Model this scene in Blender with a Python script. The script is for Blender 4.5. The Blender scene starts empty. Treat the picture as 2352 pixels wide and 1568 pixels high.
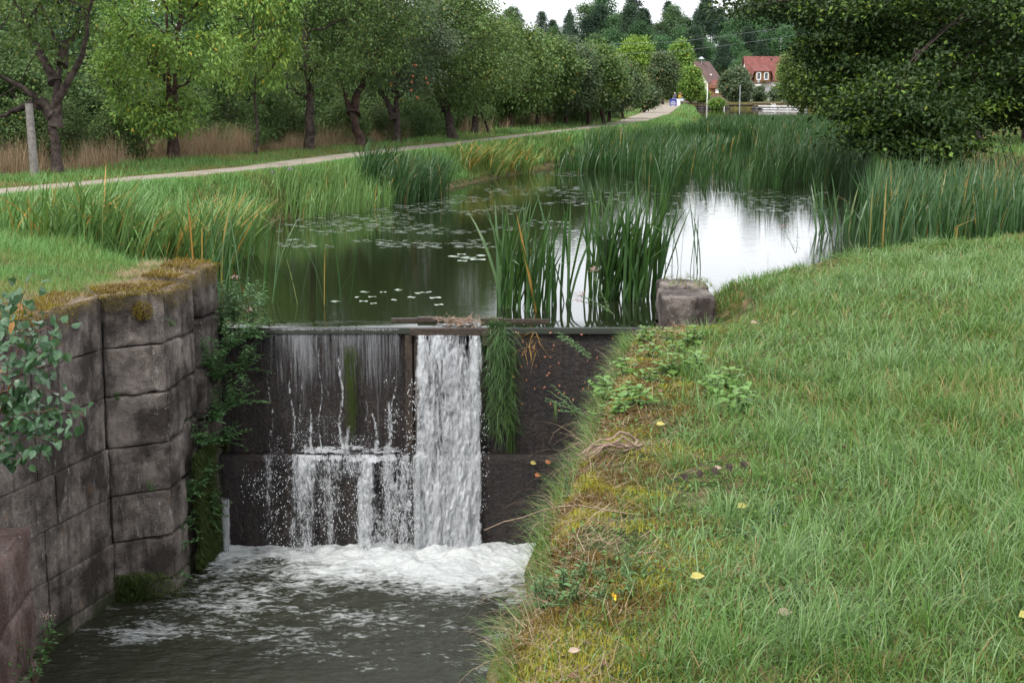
import bpy, math, random
import numpy as np
from math import radians, sin, cos, pi

# ------------------------------------------------------------ camera, world, sun
scene = bpy.context.scene
CAMZ = 2.45
FPX, CX, CY, HOR = 3267.0, 1176.0, 784.0, 218.0       # 50 mm lens
PITCH = math.atan((CY - HOR) / FPX)
cam_d = bpy.data.cameras.new("camera")
cam = bpy.data.objects.new("camera", cam_d)
scene.collection.objects.link(cam)
cam.location = (0, 0, CAMZ)
cam.rotation_euler = (pi / 2 - PITCH, 0, 0)
cam_d.lens = 50.0
cam_d.sensor_width = 36.0
cam_d.clip_start = 0.05
cam_d.clip_end = 9000
scene.camera = cam
scene.view_settings.view_transform = 'Standard'
scene.view_settings.look = 'None'
scene.view_settings.gamma = 1.0
scene.view_settings.exposure = 1.2
try:
    scene.view_settings.use_curve_mapping = False
except Exception:
    pass
SUN_EL, SUN_AZ = radians(52), radians(215)
world = bpy.data.worlds.new("World")
scene.world = world
world.use_nodes = True
wn = world.node_tree
wn.nodes.clear()
w_out = wn.nodes.new('ShaderNodeOutputWorld')
w_bg = wn.nodes.new('ShaderNodeBackground')
w_sky = wn.nodes.new('ShaderNodeTexSky')
w_sky.sky_type = 'NISHITA'
w_sky.sun_disc = False
w_sky.sun_elevation = SUN_EL
w_sky.sun_rotation = SUN_AZ
w_co = wn.nodes.new('ShaderNodeTexCoord')
w_no = wn.nodes.new('ShaderNodeTexNoise')
w_no.inputs['Scale'].default_value = 2.2
w_no.inputs['Detail'].default_value = 5
w_rp = wn.nodes.new('ShaderNodeValToRGB')
w_rp.color_ramp.elements[0].position = 0.3
w_rp.color_ramp.elements[0].color = (0.74, 0.76, 0.80, 1)
w_rp.color_ramp.elements[1].position = 0.7
w_rp.color_ramp.elements[1].color = (0.98, 0.98, 1.0, 1)
w_mu = wn.nodes.new('ShaderNodeVectorMath')
w_mu.operation = 'SCALE'
w_mu.inputs['Scale'].default_value = 11.0
w_mx = wn.nodes.new('ShaderNodeMix')
w_mx.data_type = 'RGBA'
w_mx.inputs[0].default_value = 0.86
wn.links.new(w_co.outputs['Generated'], w_no.inputs['Vector'])
wn.links.new(w_no.outputs['Fac'], w_rp.inputs['Fac'])
wn.links.new(w_rp.outputs['Color'], w_mu.inputs[0])
wn.links.new(w_sky.outputs['Color'], w_mx.inputs[6])
wn.links.new(w_mu.outputs['Vector'], w_mx.inputs[7])
wn.links.new(w_mx.outputs[2], w_bg.inputs['Color'])
w_bg.inputs['Strength'].default_value = 0.1
wn.links.new(w_bg.outputs['Background'], w_out.inputs['Surface'])
sun_d = bpy.data.lights.new("sun", 'SUN')
sun_d.energy = 1.5
sun_d.angle = radians(14)
sun_d.color = (1.0, 0.96, 0.9)
sun = bpy.data.objects.new("sun", sun_d)
scene.collection.objects.link(sun)
sun.rotation_euler = (pi / 2 - SUN_EL, 0, pi - SUN_AZ)   # light comes from behind-left of the camera
scene.cycles.use_denoising = True
scene.cycles.max_bounces = 8
scene.cycles.transparent_max_bounces = 24
scene.cycles.volume_bounces = 0
scene.cycles.sample_clamp_indirect = 6.0

# ------------------------------------------------------------ measuring helpers
CP, SP = cos(PITCH), sin(PITCH)
def ray(px, py):
    return (px - CX, FPX * CP + (CY - py) * SP, -FPX * SP + (CY - py) * CP)
def G(px, py, z):                     # ground point at height z
    d = ray(px, py); t = (z - CAMZ) / d[2]
    return (d[0] * t, d[1] * t, z)
def PD(px, py, D):                    # point at distance D
    d = ray(px, py); t = D / d[1]
    return (d[0] * t, D, CAMZ + d[2] * t)

rng = np.random.default_rng(7)
def smooth(a, b, x):
    t = np.clip((np.asarray(x, float) - a) / (b - a), 0, 1)
    return t * t * (3 - 2 * t)
def _hash(ix, iy, iz, seed):
    h = (ix * 374761393 + iy * 668265263 + iz * 2147483647 + seed * 974634777) & 0xffffffff
    h = ((h ^ (h >> 13)) * 1274126177) & 0xffffffff
    h = h ^ (h >> 16)
    return (h & 0xffff) / 65535.0
def vnoise(x, y, z=0.0, seed=0):
    x, y, z = np.broadcast_arrays(np.asarray(x, float), np.asarray(y, float), np.asarray(z, float))
    fx, fy, fz = np.floor(x), np.floor(y), np.floor(z)
    ix, iy, iz = fx.astype(np.int64), fy.astype(np.int64), fz.astype(np.int64)
    u, v, w = x - fx, y - fy, z - fz
    u, v, w = u*u*(3-2*u), v*v*(3-2*v), w*w*(3-2*w)
    r = 0
    for a in (0, 1):
        for b in (0, 1):
            for c in (0, 1):
                r = r + _hash(ix+a, iy+b, iz+c, seed) * (u if a else 1-u) * (v if b else 1-v) * (w if c else 1-w)
    return r
def fbm(x, y, z=0.0, seed=0, octv=4):
    s, a, t = 0, 1.0, 0.0
    for o in range(octv):
        s = s + a * vnoise(np.asarray(x)*2**o + 13.7*o, np.asarray(y)*2**o + 5.3*o, np.asarray(z)*2**o, seed + o)
        t += a; a *= 0.5
    return s / t

# ------------------------------------------------------------ mesh building
class MB:
    def __init__(s):
        s.v, s.f, s.t, s.m, s.n = [], [], [], [], 0
    def add(s, verts, faces, tint=0.5, mi=0):
        verts = np.asarray(verts, float).reshape(-1, 3)
        faces = np.asarray(faces, np.int64)
        s.v.append(verts); s.f.append(faces + s.n)
        s.t.append(np.broadcast_to(np.asarray(tint, float), (len(verts),)).copy())
        s.m.append(np.full(len(faces), mi)); s.n += len(verts)
    def build(s, name, mats, parent=None, smoothf=False, loc=None):
        me = bpy.data.meshes.new(name)
        V = np.concatenate(s.v) if s.v else np.zeros((0, 3))
        if loc is not None: V = V - np.asarray(loc)
        me.vertices.add(len(V)); me.vertices.foreach_set('co', V.astype(np.float32).ravel())
        loops = np.concatenate([f.ravel() for f in s.f])
        sizes = np.concatenate([np.full(len(f), f.shape[1]) for f in s.f])
        starts = np.concatenate([[0], np.cumsum(sizes)[:-1]])
        me.loops.add(len(loops)); me.loops.foreach_set('vertex_index', loops.astype(np.int32))
        me.polygons.add(len(sizes)); me.polygons.foreach_set('loop_start', starts.astype(np.int32))
        try: me.polygons.foreach_set('loop_total', sizes.astype(np.int32))
        except Exception: pass
        if not isinstance(mats, (list, tuple)): mats = [mats]
        for m in mats: me.materials.append(m)
        me.polygons.foreach_set('material_index', np.concatenate(s.m).astype(np.int32))
        me.polygons.foreach_set('use_smooth', np.full(len(sizes), smoothf))
        me.update(calc_edges=True)
        at = me.attributes.new('tint', 'FLOAT', 'POINT')
        at.data.foreach_set('value', np.concatenate(s.t).astype(np.float32))
        o = bpy.data.objects.new(name, me)
        scene.collection.objects.link(o)
        if parent is not None: o.parent = parent
        if loc is not None: o.location = loc
        return o

def empty(name, loc):
    o = bpy.data.objects.new(name, None)
    scene.collection.objects.link(o); o.location = loc; o.empty_display_size = 0.3
    return o
def tag(o, label=None, cat=None, group=None, kind=None):
    if label: o['label'] = label
    if cat: o['category'] = cat
    if group: o['group'] = group
    if kind: o['kind'] = kind
    return o
def copy_tree(root, loc=None, rz=None, sc=None):
    r = root.copy(); scene.collection.objects.link(r)
    for ch in root.children:
        c = ch.copy(); scene.collection.objects.link(c); c.parent = r
        for g in ch.children:
            d = g.copy(); scene.collection.objects.link(d); d.parent = c
    if loc is not None: r.location = loc
    if rz is not None: r.rotation_euler = (0, 0, rz)
    if sc is not None: r.scale = sc if isinstance(sc, (tuple, list)) else (sc, sc, sc)
    return r

BOXF = np.array([[0,1,3,2],[4,6,7,5],[0,4,5,1],[2,3,7,6],[0,2,6,4],[1,5,7,3]])
def box(mb, c, s, yaw=0.0, tint=0.5, mi=0, pitch=0.0):
    v = np.array([[x, y, z] for x in (-.5, .5) for y in (-.5, .5) for z in (-.5, .5)]) * np.asarray(s)
    if pitch:
        cp, sp = cos(pitch), sin(pitch)
        v = np.stack([v[:,0]*cp + v[:,2]*sp, v[:,1], -v[:,0]*sp + v[:,2]*cp], 1)
    cy_, sy_ = cos(yaw), sin(yaw)
    v = np.stack([v[:,0]*cy_ - v[:,1]*sy_, v[:,0]*sy_ + v[:,1]*cy_, v[:,2]], 1) + np.asarray(c)
    mb.add(v, BOXF, tint, mi)

def tube(mb, pts, rad, ns=7, tint=0.5, mi=0, cap=True):
    P = np.asarray(pts, float); R = np.broadcast_to(np.asarray(rad, float), (len(P),))
    T = np.gradient(P, axis=0); T /= (np.linalg.norm(T, axis=1, keepdims=True) + 1e-9)
    ref = np.array([0, 0, 1.0]) if abs(T[0][2]) < 0.8 else np.array([1.0, 0, 0])
    A = np.cross(T, ref); A /= (np.linalg.norm(A, axis=1, keepdims=True) + 1e-9)
    B = np.cross(T, A)
    an = np.linspace(0, 2*pi, ns, endpoint=False)
    V = P[:,None] + R[:,None,None] * (A[:,None]*np.cos(an)[None,:,None] + B[:,None]*np.sin(an)[None,:,None])
    n = len(P); i = np.arange(n-1)[:,None]*ns; j = np.arange(ns)[None]; k = (j+1) % ns
    F = np.stack([i+j, i+k, i+ns+k, i+ns+j], -1).reshape(-1, 4)
    mb.add(V.reshape(-1, 3), F, tint, mi)
    if cap:
        for r, rev in ((0, True), (n-1, False)):
            ring = V[r]; idx = np.arange(ns)
            if rev: idx = idx[::-1]
            mb.add(ring, idx[None], tint, mi)

def curve_pts(a, b, sag=(0, 0, 0), n=6, wob=0.0, r=None):
    a, b = np.asarray(a, float), np.asarray(b, float); t = np.linspace(0, 1, n)[:,None]
    P = a + (b-a)*t + 4*t*(1-t)*np.asarray(sag)
    if wob: P[1:-1] += (r or rng).normal(0, wob, (n-2, 3))
    return P

def blades(mb, base, H, W, az, lean, bend, segs=3, tint=0.5, twist=None, kink=None, reed=False):
    base = np.asarray(base, float); n = len(base)
    H, W, az, lean, bend, tint = [np.broadcast_to(np.asarray(q, float), (n,)) for q in (H, W, az, lean, bend, tint)]
    tw = rng.uniform(-0.9, 0.9, n) if twist is None else twist
    s = np.linspace(0, 1, segs+1)
    P = np.zeros((n, segs+1, 3)); P[:,0] = base
    for j in range(segs):
        sm = (j+0.5)/segs
        th = lean + bend * sm**1.4
        if kink is not None:
            th = th + np.where(sm > kink[0], kink[1], 0)
        d = np.stack([np.sin(th)*np.cos(az), np.sin(th)*np.sin(az), np.cos(th)], 1)
        P[:,j+1] = P[:,j] + d * (H/segs)[:,None]
    sd = np.stack([-np.sin(az+tw), np.cos(az+tw), np.zeros(n)], 1)
    w = (np.clip((1-s)*3.2, 0.03, 1)**0.8 * (0.75+0.25*np.clip(s*4, 0, 1))) if reed else (np.clip(1-s, 0.04, 1)**0.7)
    off = sd[:,None] * (W[:,None]*w[None]*0.5)[:,:,None]
    V = np.stack([P-off, P+off], 2)
    m = 2*(segs+1)
    i = (np.arange(n)*m)[:,None]; j = (np.arange(segs)*2)[None]
    F = np.stack([i+j, i+j+1, i+j+3, i+j+2], -1).reshape(-1, 4)
    mb.add(V.reshape(-1, 3), F, np.repeat(tint, m))

def leaves(mb, c, d, nrm, L, W, tint, mi=0, shape=1):
    c = np.asarray(c, float); n = len(c)
    d = d / (np.linalg.norm(d, axis=1, keepdims=True)+1e-9)
    sd = np.cross(d, nrm); sd /= (np.linalg.norm(sd, axis=1, keepdims=True)+1e-9)
    up = np.cross(sd, d)
    L = np.broadcast_to(np.asarray(L, float), (n,))[:,None]; W = np.broadcast_to(np.asarray(W, float), (n,))[:,None]
    tint = np.broadcast_to(np.asarray(tint, float), (n,))
    if shape == 1:
        V = np.stack([c, c+d*L*.45+sd*W*.5+up*W*.14, c+d*L, c+d*L*.45-sd*W*.5+up*W*.14], 1)
        F = np.arange(4*n).reshape(n, 4); k = 4
        mb.add(V.reshape(-1, 3), F, np.repeat(tint, k), mi)
    else:   # six-point leaf with a fold along the midrib and a drooping tip
        V = np.stack([c, c+d*L*.25+sd*W*.42+up*W*.12, c+d*L*.6+sd*W*.4+up*W*.05, c+d*L-up*L*.15,
                      c+d*L*.6-sd*W*.4+up*W*.05, c+d*L*.25-sd*W*.42+up*W*.12, c+d*L*.45-up*W*.04], 1)
        o = (np.arange(n)*7)[:,None]
        F = np.concatenate([o+np.array(q)[None] for q in ([0,1,6],[1,2,6],[2,3,6],[3,4,6],[4,5,6],[5,0,6])])
        mb.add(V.reshape(-1, 3), F, np.repeat(tint, 7), mi)

# ------------------------------------------------------------ materials
def newmat(name):
    m = bpy.data.materials.new(name); m.use_nodes = True
    nt = m.node_tree; nt.nodes.clear()
    out = nt.nodes.new('ShaderNodeOutputMaterial')
    return m, nt, out
def ND(nt, typ, ins=None, **props):
    n = nt.nodes.new(typ)
    for k, v in props.items(): setattr(n, k, v)
    for k, v in (ins or {}).items():
        s = n.inputs[k]
        if isinstance(v, bpy.types.NodeSocket): nt.links.new(v, s)
        else: s.default_value = v
    return n
def ramp(nt, fac, stops, interp='LINEAR'):
    n = nt.nodes.new('ShaderNodeValToRGB'); cr = n.color_ramp; cr.interpolation = interp
    while len(cr.elements) > 1: cr.elements.remove(cr.elements[-1])
    for i, (p, c) in enumerate(stops):
        e = cr.elements[0] if i == 0 else cr.elements.new(p)
        e.position = p
        e.color = (c[0], c[1], c[2], 1) if isinstance(c, (tuple, list)) else (c, c, c, 1)
    nt.links.new(fac, n.inputs['Fac'])
    return n.outputs['Color']
def noise(nt, vec, scale, detail=4, rough=0.55, dist=0.0):
    return ND(nt, 'ShaderNodeTexNoise', {'Vector': vec, 'Scale': scale, 'Detail': detail, 'Roughness': rough, 'Distortion': dist}).outputs['Fac']
def mapping(nt, vec, scale=(1,1,1), loc=(0,0,0)):
    return ND(nt, 'ShaderNodeMapping', {'Vector': vec, 'Scale': scale, 'Location': loc}).outputs['Vector']
def mixc(nt, f, a, b, mode='MIX'):
    n = nt.nodes.new('ShaderNodeMix'); n.data_type = 'RGBA'; n.blend_type = mode
    for s, v in ((n.inputs[0], f), (n.inputs[6], a), (n.inputs[7], b)):
        if isinstance(v, bpy.types.NodeSocket): nt.links.new(v, s)
        else: s.default_value = v if not isinstance(v, tuple) else (*v, 1)[:4]
    return n.outputs[2]
def math_(nt, op, a, b=0.0, c=None):
    n = nt.nodes.new('ShaderNodeMath'); n.operation = op
    for i, v in enumerate((a, b, c)):
        if v is None: continue
        if isinstance(v, bpy.types.NodeSocket): nt.links.new(v, n.inputs[i])
        else: n.inputs[i].default_value = v
    return n.outputs[0]
def objco(nt): return ND(nt, 'ShaderNodeTexCoord').outputs['Object']
def geopos(nt): return ND(nt, 'ShaderNodeNewGeometry').outputs['Position']

def foliage(name, stops, rough=0.5, trans=0.3, spec=0.35, vary=0.0):
    m, nt, out = newmat(name)
    a = ND(nt, 'ShaderNodeAttribute', attribute_name='tint').outputs['Fac']
    col = ramp(nt, a, stops)
    if vary:
        oi = ND(nt, 'ShaderNodeObjectInfo').outputs['Random']
        hs = ND(nt, 'ShaderNodeHueSaturation', {'Color': col,
              'Hue': math_(nt, 'MULTIPLY_ADD', oi, -0.05*vary, 0.5+0.025*vary),
              'Value': math_(nt, 'MULTIPLY_ADD', math_(nt, 'FRACT', math_(nt, 'MULTIPLY', oi, 7.31)), 0.7*vary, 1-0.35*vary)})
        col = hs.outputs['Color']
    p = ND(nt, 'ShaderNodeBsdfPrincipled', {'Base Color': col, 'Roughness': rough, 'Specular IOR Level': spec})
    if trans:
        t = ND(nt, 'ShaderNodeBsdfTranslucent', {'Color': mixc(nt, 0.12, col, (0.14, 0.2, 0.02), 'MIX')})
        mx = ND(nt, 'ShaderNodeMixShader', {0: trans, 1: p.outputs[0], 2: t.outputs[0]})
        nt.links.new(mx.outputs[0], out.inputs['Surface'])
    else:
        nt.links.new(p.outputs[0], out.inputs['Surface'])
    return m
def plain(name, col, rough=0.6, spec=0.4, var=0.15, scale=8.0, metal=0.0, bump=0.0):
    m, nt, out = newmat(name)
    v = geopos(nt)
    n = noise(nt, v, scale, 5)
    c2 = tuple(max(0, c*(1-2*var)) for c in col); c1 = tuple(min(1, c*(1+var)) for c in col)
    c = ramp(nt, n, [(0.3, c2), (0.7, c1)])
    p = ND(nt, 'ShaderNodeBsdfPrincipled', {'Base Color': c, 'Roughness': rough, 'Specular IOR Level': spec, 'Metallic': metal})
    if bump:
        b = ND(nt, 'ShaderNodeBump', {'Height': noise(nt, v, scale*4, 6), 'Strength': bump, 'Distance': 0.02})
        nt.links.new(b.outputs[0], p.inputs['Normal'])
    nt.links.new(p.outputs[0], out.inputs['Surface'])
    return m

M = {}
M['grass'] = foliage('grass_blade', [(0, (.27,.185,.085)), (.10, (.25,.21,.08)), (.2, (.135,.18,.035)), (.45, (.075,.165,.024)), (.75, (.125,.225,.066)), (1, (.21,.315,.14))], 0.52, 0.3, 0.25)
M['grass_left'] = foliage('bank_grass_blade', [(0, (0.2799,0.1925,0.0933)), (.18, (0.2216,0.2216,0.0642)), (.5, (0.0991,0.2216,0.0467)), (1, (0.1633,0.3149,0.0991))], 0.5, 0.28, 0.3)
M['moss_dark'] = foliage('wet_moss', [(0, (.015,.022,.006)), (.5, (.028,.045,.008)), (1, (.055,.085,.012))], 0.6, 0.15, 0.3)
M['moss'] = foliage('moss_tuft', [(0, (.09,.05,.018)), (.35, (.16,.11,.022)), (.7, (.19,.17,.02)), (1, (.26,.25,.035))], 0.8, 0.15, 0.1)
M['dry'] = foliage('dry_grass', [(0, (.17,.11,.06)), (.5, (.33,.24,.15)), (1, (.46,.37,.25))], 0.7, 0.25, 0.2)
M['reed'] = foliage('reed_leaf', [(0, (0.3346,0.1673,0.0443)), (.05, (0.2460,0.1968,0.0492)), (.12, (0.0394,0.0886,0.0178)), (.5, (0.0276,0.0738,0.0178)), (.85, (0.0443,0.1033,0.0344)), (1, (0.0984,0.1673,0.0787))], 0.36, 0.16, 0.35)
M['reed_light'] = foliage('bank_reed_leaf', [(0, (0.5080,0.2419,0.0544)), (.10, (0.4113,0.3024,0.0726)), (.2, (0.1814,0.2298,0.0423)), (.55, (0.0786,0.1693,0.0339)), (1, (0.1572,0.2661,0.0847))], 0.42, 0.22, 0.35)
M['leaf'] = foliage('orchard_leaf', [(0, (0.4267,0.3129,0.0427)), (.03, (0.1422,0.1992,0.0427)), (.45, (0.0597,0.1167,0.0284)), (1, (0.1565,0.2490,0.0640))], 0.5, 0.3, 0.35)
M['leaf_grey'] = foliage('apple_leaf', [(0, (0.4461,0.2100,0.0525)), (.02, (0.1049,0.1444,0.0525)), (.5, (0.0682,0.1116,0.0473)), (1, (0.1575,0.2100,0.1181))], 0.5, 0.28, 0.35)
M['leaf_light'] = foliage('pale_plum_leaf', [(0, (0.6187,0.4125,0.0442)), (.04, (0.2209,0.3094,0.0442)), (.5, (0.1399,0.2505,0.0516)), (1, (0.2505,0.3977,0.0884))], 0.5, 0.35, 0.3)
M['leaf_dark'] = foliage('backlit_beech_leaf', [(0, (0.1386,0.1663,0.0139)), (.05, (0.0277,0.0554,0.0111)), (.5, (0.0167,0.0360,0.0083)), (.85, (0.0360,0.0693,0.0139)), (1, (0.1179,0.1940,0.0249))], 0.5, 0.25, 0.25)  # backlit shade of the right-hand trees is put into these dark greens
M['leaf_bush'] = foliage('thicket_leaf', [(0, (0.3089,0.2188,0.0515)), (.05, (0.1030,0.1544,0.0451)), (.5, (0.0707,0.1287,0.0412)), (1, (0.1416,0.2124,0.0707))], 0.55, 0.3, 0.25, vary=0.5)
M['leaf_wood'] = foliage('wood_leaf', [(0, (0.0460,0.0920,0.0403)), (.5, (0.0633,0.1323,0.0517)), (1, (0.1150,0.2070,0.0805))], 0.6, 0.25, 0.2, vary=0.8)
M['leaf_bright'] = foliage('lime_leaf', [(0, (0.1449,0.2277,0.0362)), (.5, (0.1863,0.3105,0.0466)), (1, (0.2794,0.4140,0.0725))], 0.5, 0.35, 0.3)
M['needle'] = foliage('pine_needle', [(0, (.03,.06,.04)), (.5, (.04,.075,.045)), (1, (.065,.11,.06))], 0.6, 0.15, 0.2, vary=0.5)
M['herb'] = foliage('herb_leaf', [(0, (.07,.13,.03)), (.5, (.07,.16,.045)), (1, (.13,.24,.09))], 0.45, 0.28, 0.4)
M['herb_dark'] = foliage('wall_herb_leaf', [(0, (0.0450,0.0975,0.0300)), (.5, (0.0675,0.1500,0.0525)), (1, (0.1350,0.2550,0.0900))], 0.45, 0.25, 0.4)
M['birch'] = foliage('birch_leaf', [(0, (0.2700,0.1350,0.0270)), (.04, (0.0450,0.0990,0.0270)), (.5, (0.0450,0.1080,0.0450)), (1, (0.1080,0.1890,0.1080))], 0.35, 0.25, 0.5)
M['weed'] = foliage('nettle_leaf', [(0, (.10,.19,.03)), (.5, (.13,.25,.055)), (1, (.19,.33,.09))], 0.45, 0.28, 0.35)
M['flower_pink'] = plain('faded_pink_flower', (.42,.27,.25), 0.8, 0.2, 0.2, 60)
M['flower_purple'] = plain('purple_flower', (.34,.13,.42), 0.8, 0.2, 0.2, 60)
M['flower_yellow'] = plain('yellow_flower', (.75,.45,.03), 0.7, 0.2, 0.1, 60)
M['bark'] = plain('dark_bark', (.068,.052,.045), 0.9, 0.15, 0.35, 9, bump=0.9)
M['bark_red'] = plain('reddish_bark', (.078,.050,.040), 0.9, 0.15, 0.35, 9, bump=0.9)
M['bark_pine'] = plain('pine_bark', (.17,.10,.07), 0.9, 0.15, 0.3, 3)
M['stem'] = plain('green_stem', (.07,.11,.04), 0.6, 0.3, 0.2, 30)
M['stem_red'] = plain('reddish_stem', (.13,.07,.045), 0.6, 0.3, 0.2, 30)
M['twig'] = plain('dry_twig', (.25,.18,.13), 0.8, 0.2, 0.25, 30)
M['post_wood'] = plain('weathered_post', (.20,.185,.17), 0.85, 0.2, 0.2, 14, bump=0.5)
M['old_wood'] = plain('wet_old_wood', (.045,.030,.020), 0.55, 0.4, 0.35, 25, bump=0.6)
M['white'] = plain('white_paint', (.78,.78,.77), 0.5, 0.4, 0.04, 4)
M['red'] = plain('red_paint', (.55,.06,.05), 0.5, 0.4, 0.05, 4)
M['blue'] = plain('blue_sign', (.03,.035,.24), 0.45, 0.4, 0.05, 4)
M['yellow'] = plain('yellow_sign', (.75,.45,.10), 0.5, 0.4, 0.05, 4)
M['grey_metal'] = plain('grey_metal', (.35,.36,.38), 0.45, 0.5, 0.06, 4)
M['cable'] = plain('cable_metal', (.16,.165,.18), 0.6, 0.3, 0.05, 4)
M['dark'] = plain('dark_opening', (.02,.02,.022), 0.4, 0.5, 0.1, 4)
M['glass'] = plain('window_glass', (.05,.06,.07), 0.12, 0.7, 0.1, 2)
M['cream'] = plain('cream_render', (.62,.60,.50), 0.8, 0.2, 0.05, 1)
M['render_white'] = plain('white_render', (.74,.74,.76), 0.8, 0.2, 0.04, 1)
M['brown_wood'] = plain('brown_cladding', (.20,.11,.05), 0.7, 0.2, 0.2, 3)
M['fence_wood'] = plain('fence_wood', (.19,.145,.13), 0.8, 0.2, 0.2, 3)
def rooftile(name, col):
    m, nt, out = newmat(name)
    v = objco(nt)
    w = ND(nt, 'ShaderNodeTexWave', {'Vector': v, 'Scale': 1.6, 'Distortion': 0.4, 'Detail': 2}, wave_type='BANDS', bands_direction='Z').outputs['Fac']
    n = noise(nt, v, 1.3, 6)
    c = ramp(nt, n, [(.3, tuple(x*.75 for x in col)), (.7, tuple(min(1, x*1.25) for x in col))])
    c = mixc(nt, ramp(nt, w, [(0, .25), (.35, 0)]), c, tuple(x*.4 for x in col))
    p = ND(nt, 'ShaderNodeBsdfPrincipled', {'Base Color': c, 'Roughness': .8, 'Specular IOR Level': .2})
    nt.links.new(p.outputs[0], out.inputs['Surface'])
    return m
M['roof_red'] = rooftile('red_roof_tile', (.155,.055,.048))
M['roof_brown'] = rooftile('brown_roof_tile', (.12,.075,.068))

def ground_mat():
    m, nt, out = newmat('ground_soil_and_turf')
    v = geopos(nt)
    n1 = noise(nt, v, 0.9, 6); n2 = noise(nt, v, 7, 6, 0.65); n3 = noise(nt, v, 45, 4, 0.7)
    turf = ramp(nt, n3, [(.3, (.018,.028,.008)), (.6, (.04,.06,.016)), (.8, (.09,.09,.035))])
    dry = ramp(nt, n3, [(.3, (.09,.06,.03)), (.7, (.22,.16,.09))])
    mossc = ramp(nt, n3, [(.3, (.08,.06,.012)), (.7, (.2,.17,.03))])
    c = mixc(nt, ramp(nt, n2, [(.45, 0.0), (.62, 1.0)]), turf, dry)
    c = mixc(nt, ramp(nt, n1, [(.5, 0.0), (.65, 0.6)]), c, mossc)
    p = ND(nt, 'ShaderNodeBsdfPrincipled', {'Base Color': c, 'Roughness': .95, 'Specular IOR Level': .1})
    b = ND(nt, 'ShaderNodeBump', {'Height': n3, 'Strength': .9, 'Distance': .03})
    nt.links.new(b.outputs[0], p.inputs['Normal'])
    nt.links.new(p.outputs[0], out.inputs['Surface'])
    return m
M['ground'] = ground_mat()
def path_mat():
    m, nt, out = newmat('pale_gravel')
    v = geopos(nt)
    n1 = noise(nt, v, 1.2, 5); n3 = noise(nt, v, 30, 4, 0.7)
    c = ramp(nt, n3, [(.3, (.17,.145,.115)), (.7, (.32,.28,.235))])
    c = mixc(nt, ramp(nt, n1, [(.48, 0.0), (.66, .7)]), c, (.14,.13,.07))
    p = ND(nt, 'ShaderNodeBsdfPrincipled', {'Base Color': c, 'Roughness': .95, 'Specular IOR Level': .15})
    b = ND(nt, 'ShaderNodeBump', {'Height': n3, 'Strength': .6, 'Distance': .01})
    nt.links.new(b.outputs[0], p.inputs['Normal'])
    nt.links.new(p.outputs[0], out.inputs['Surface'])
    return m
M['path'] = path_mat()

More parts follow.
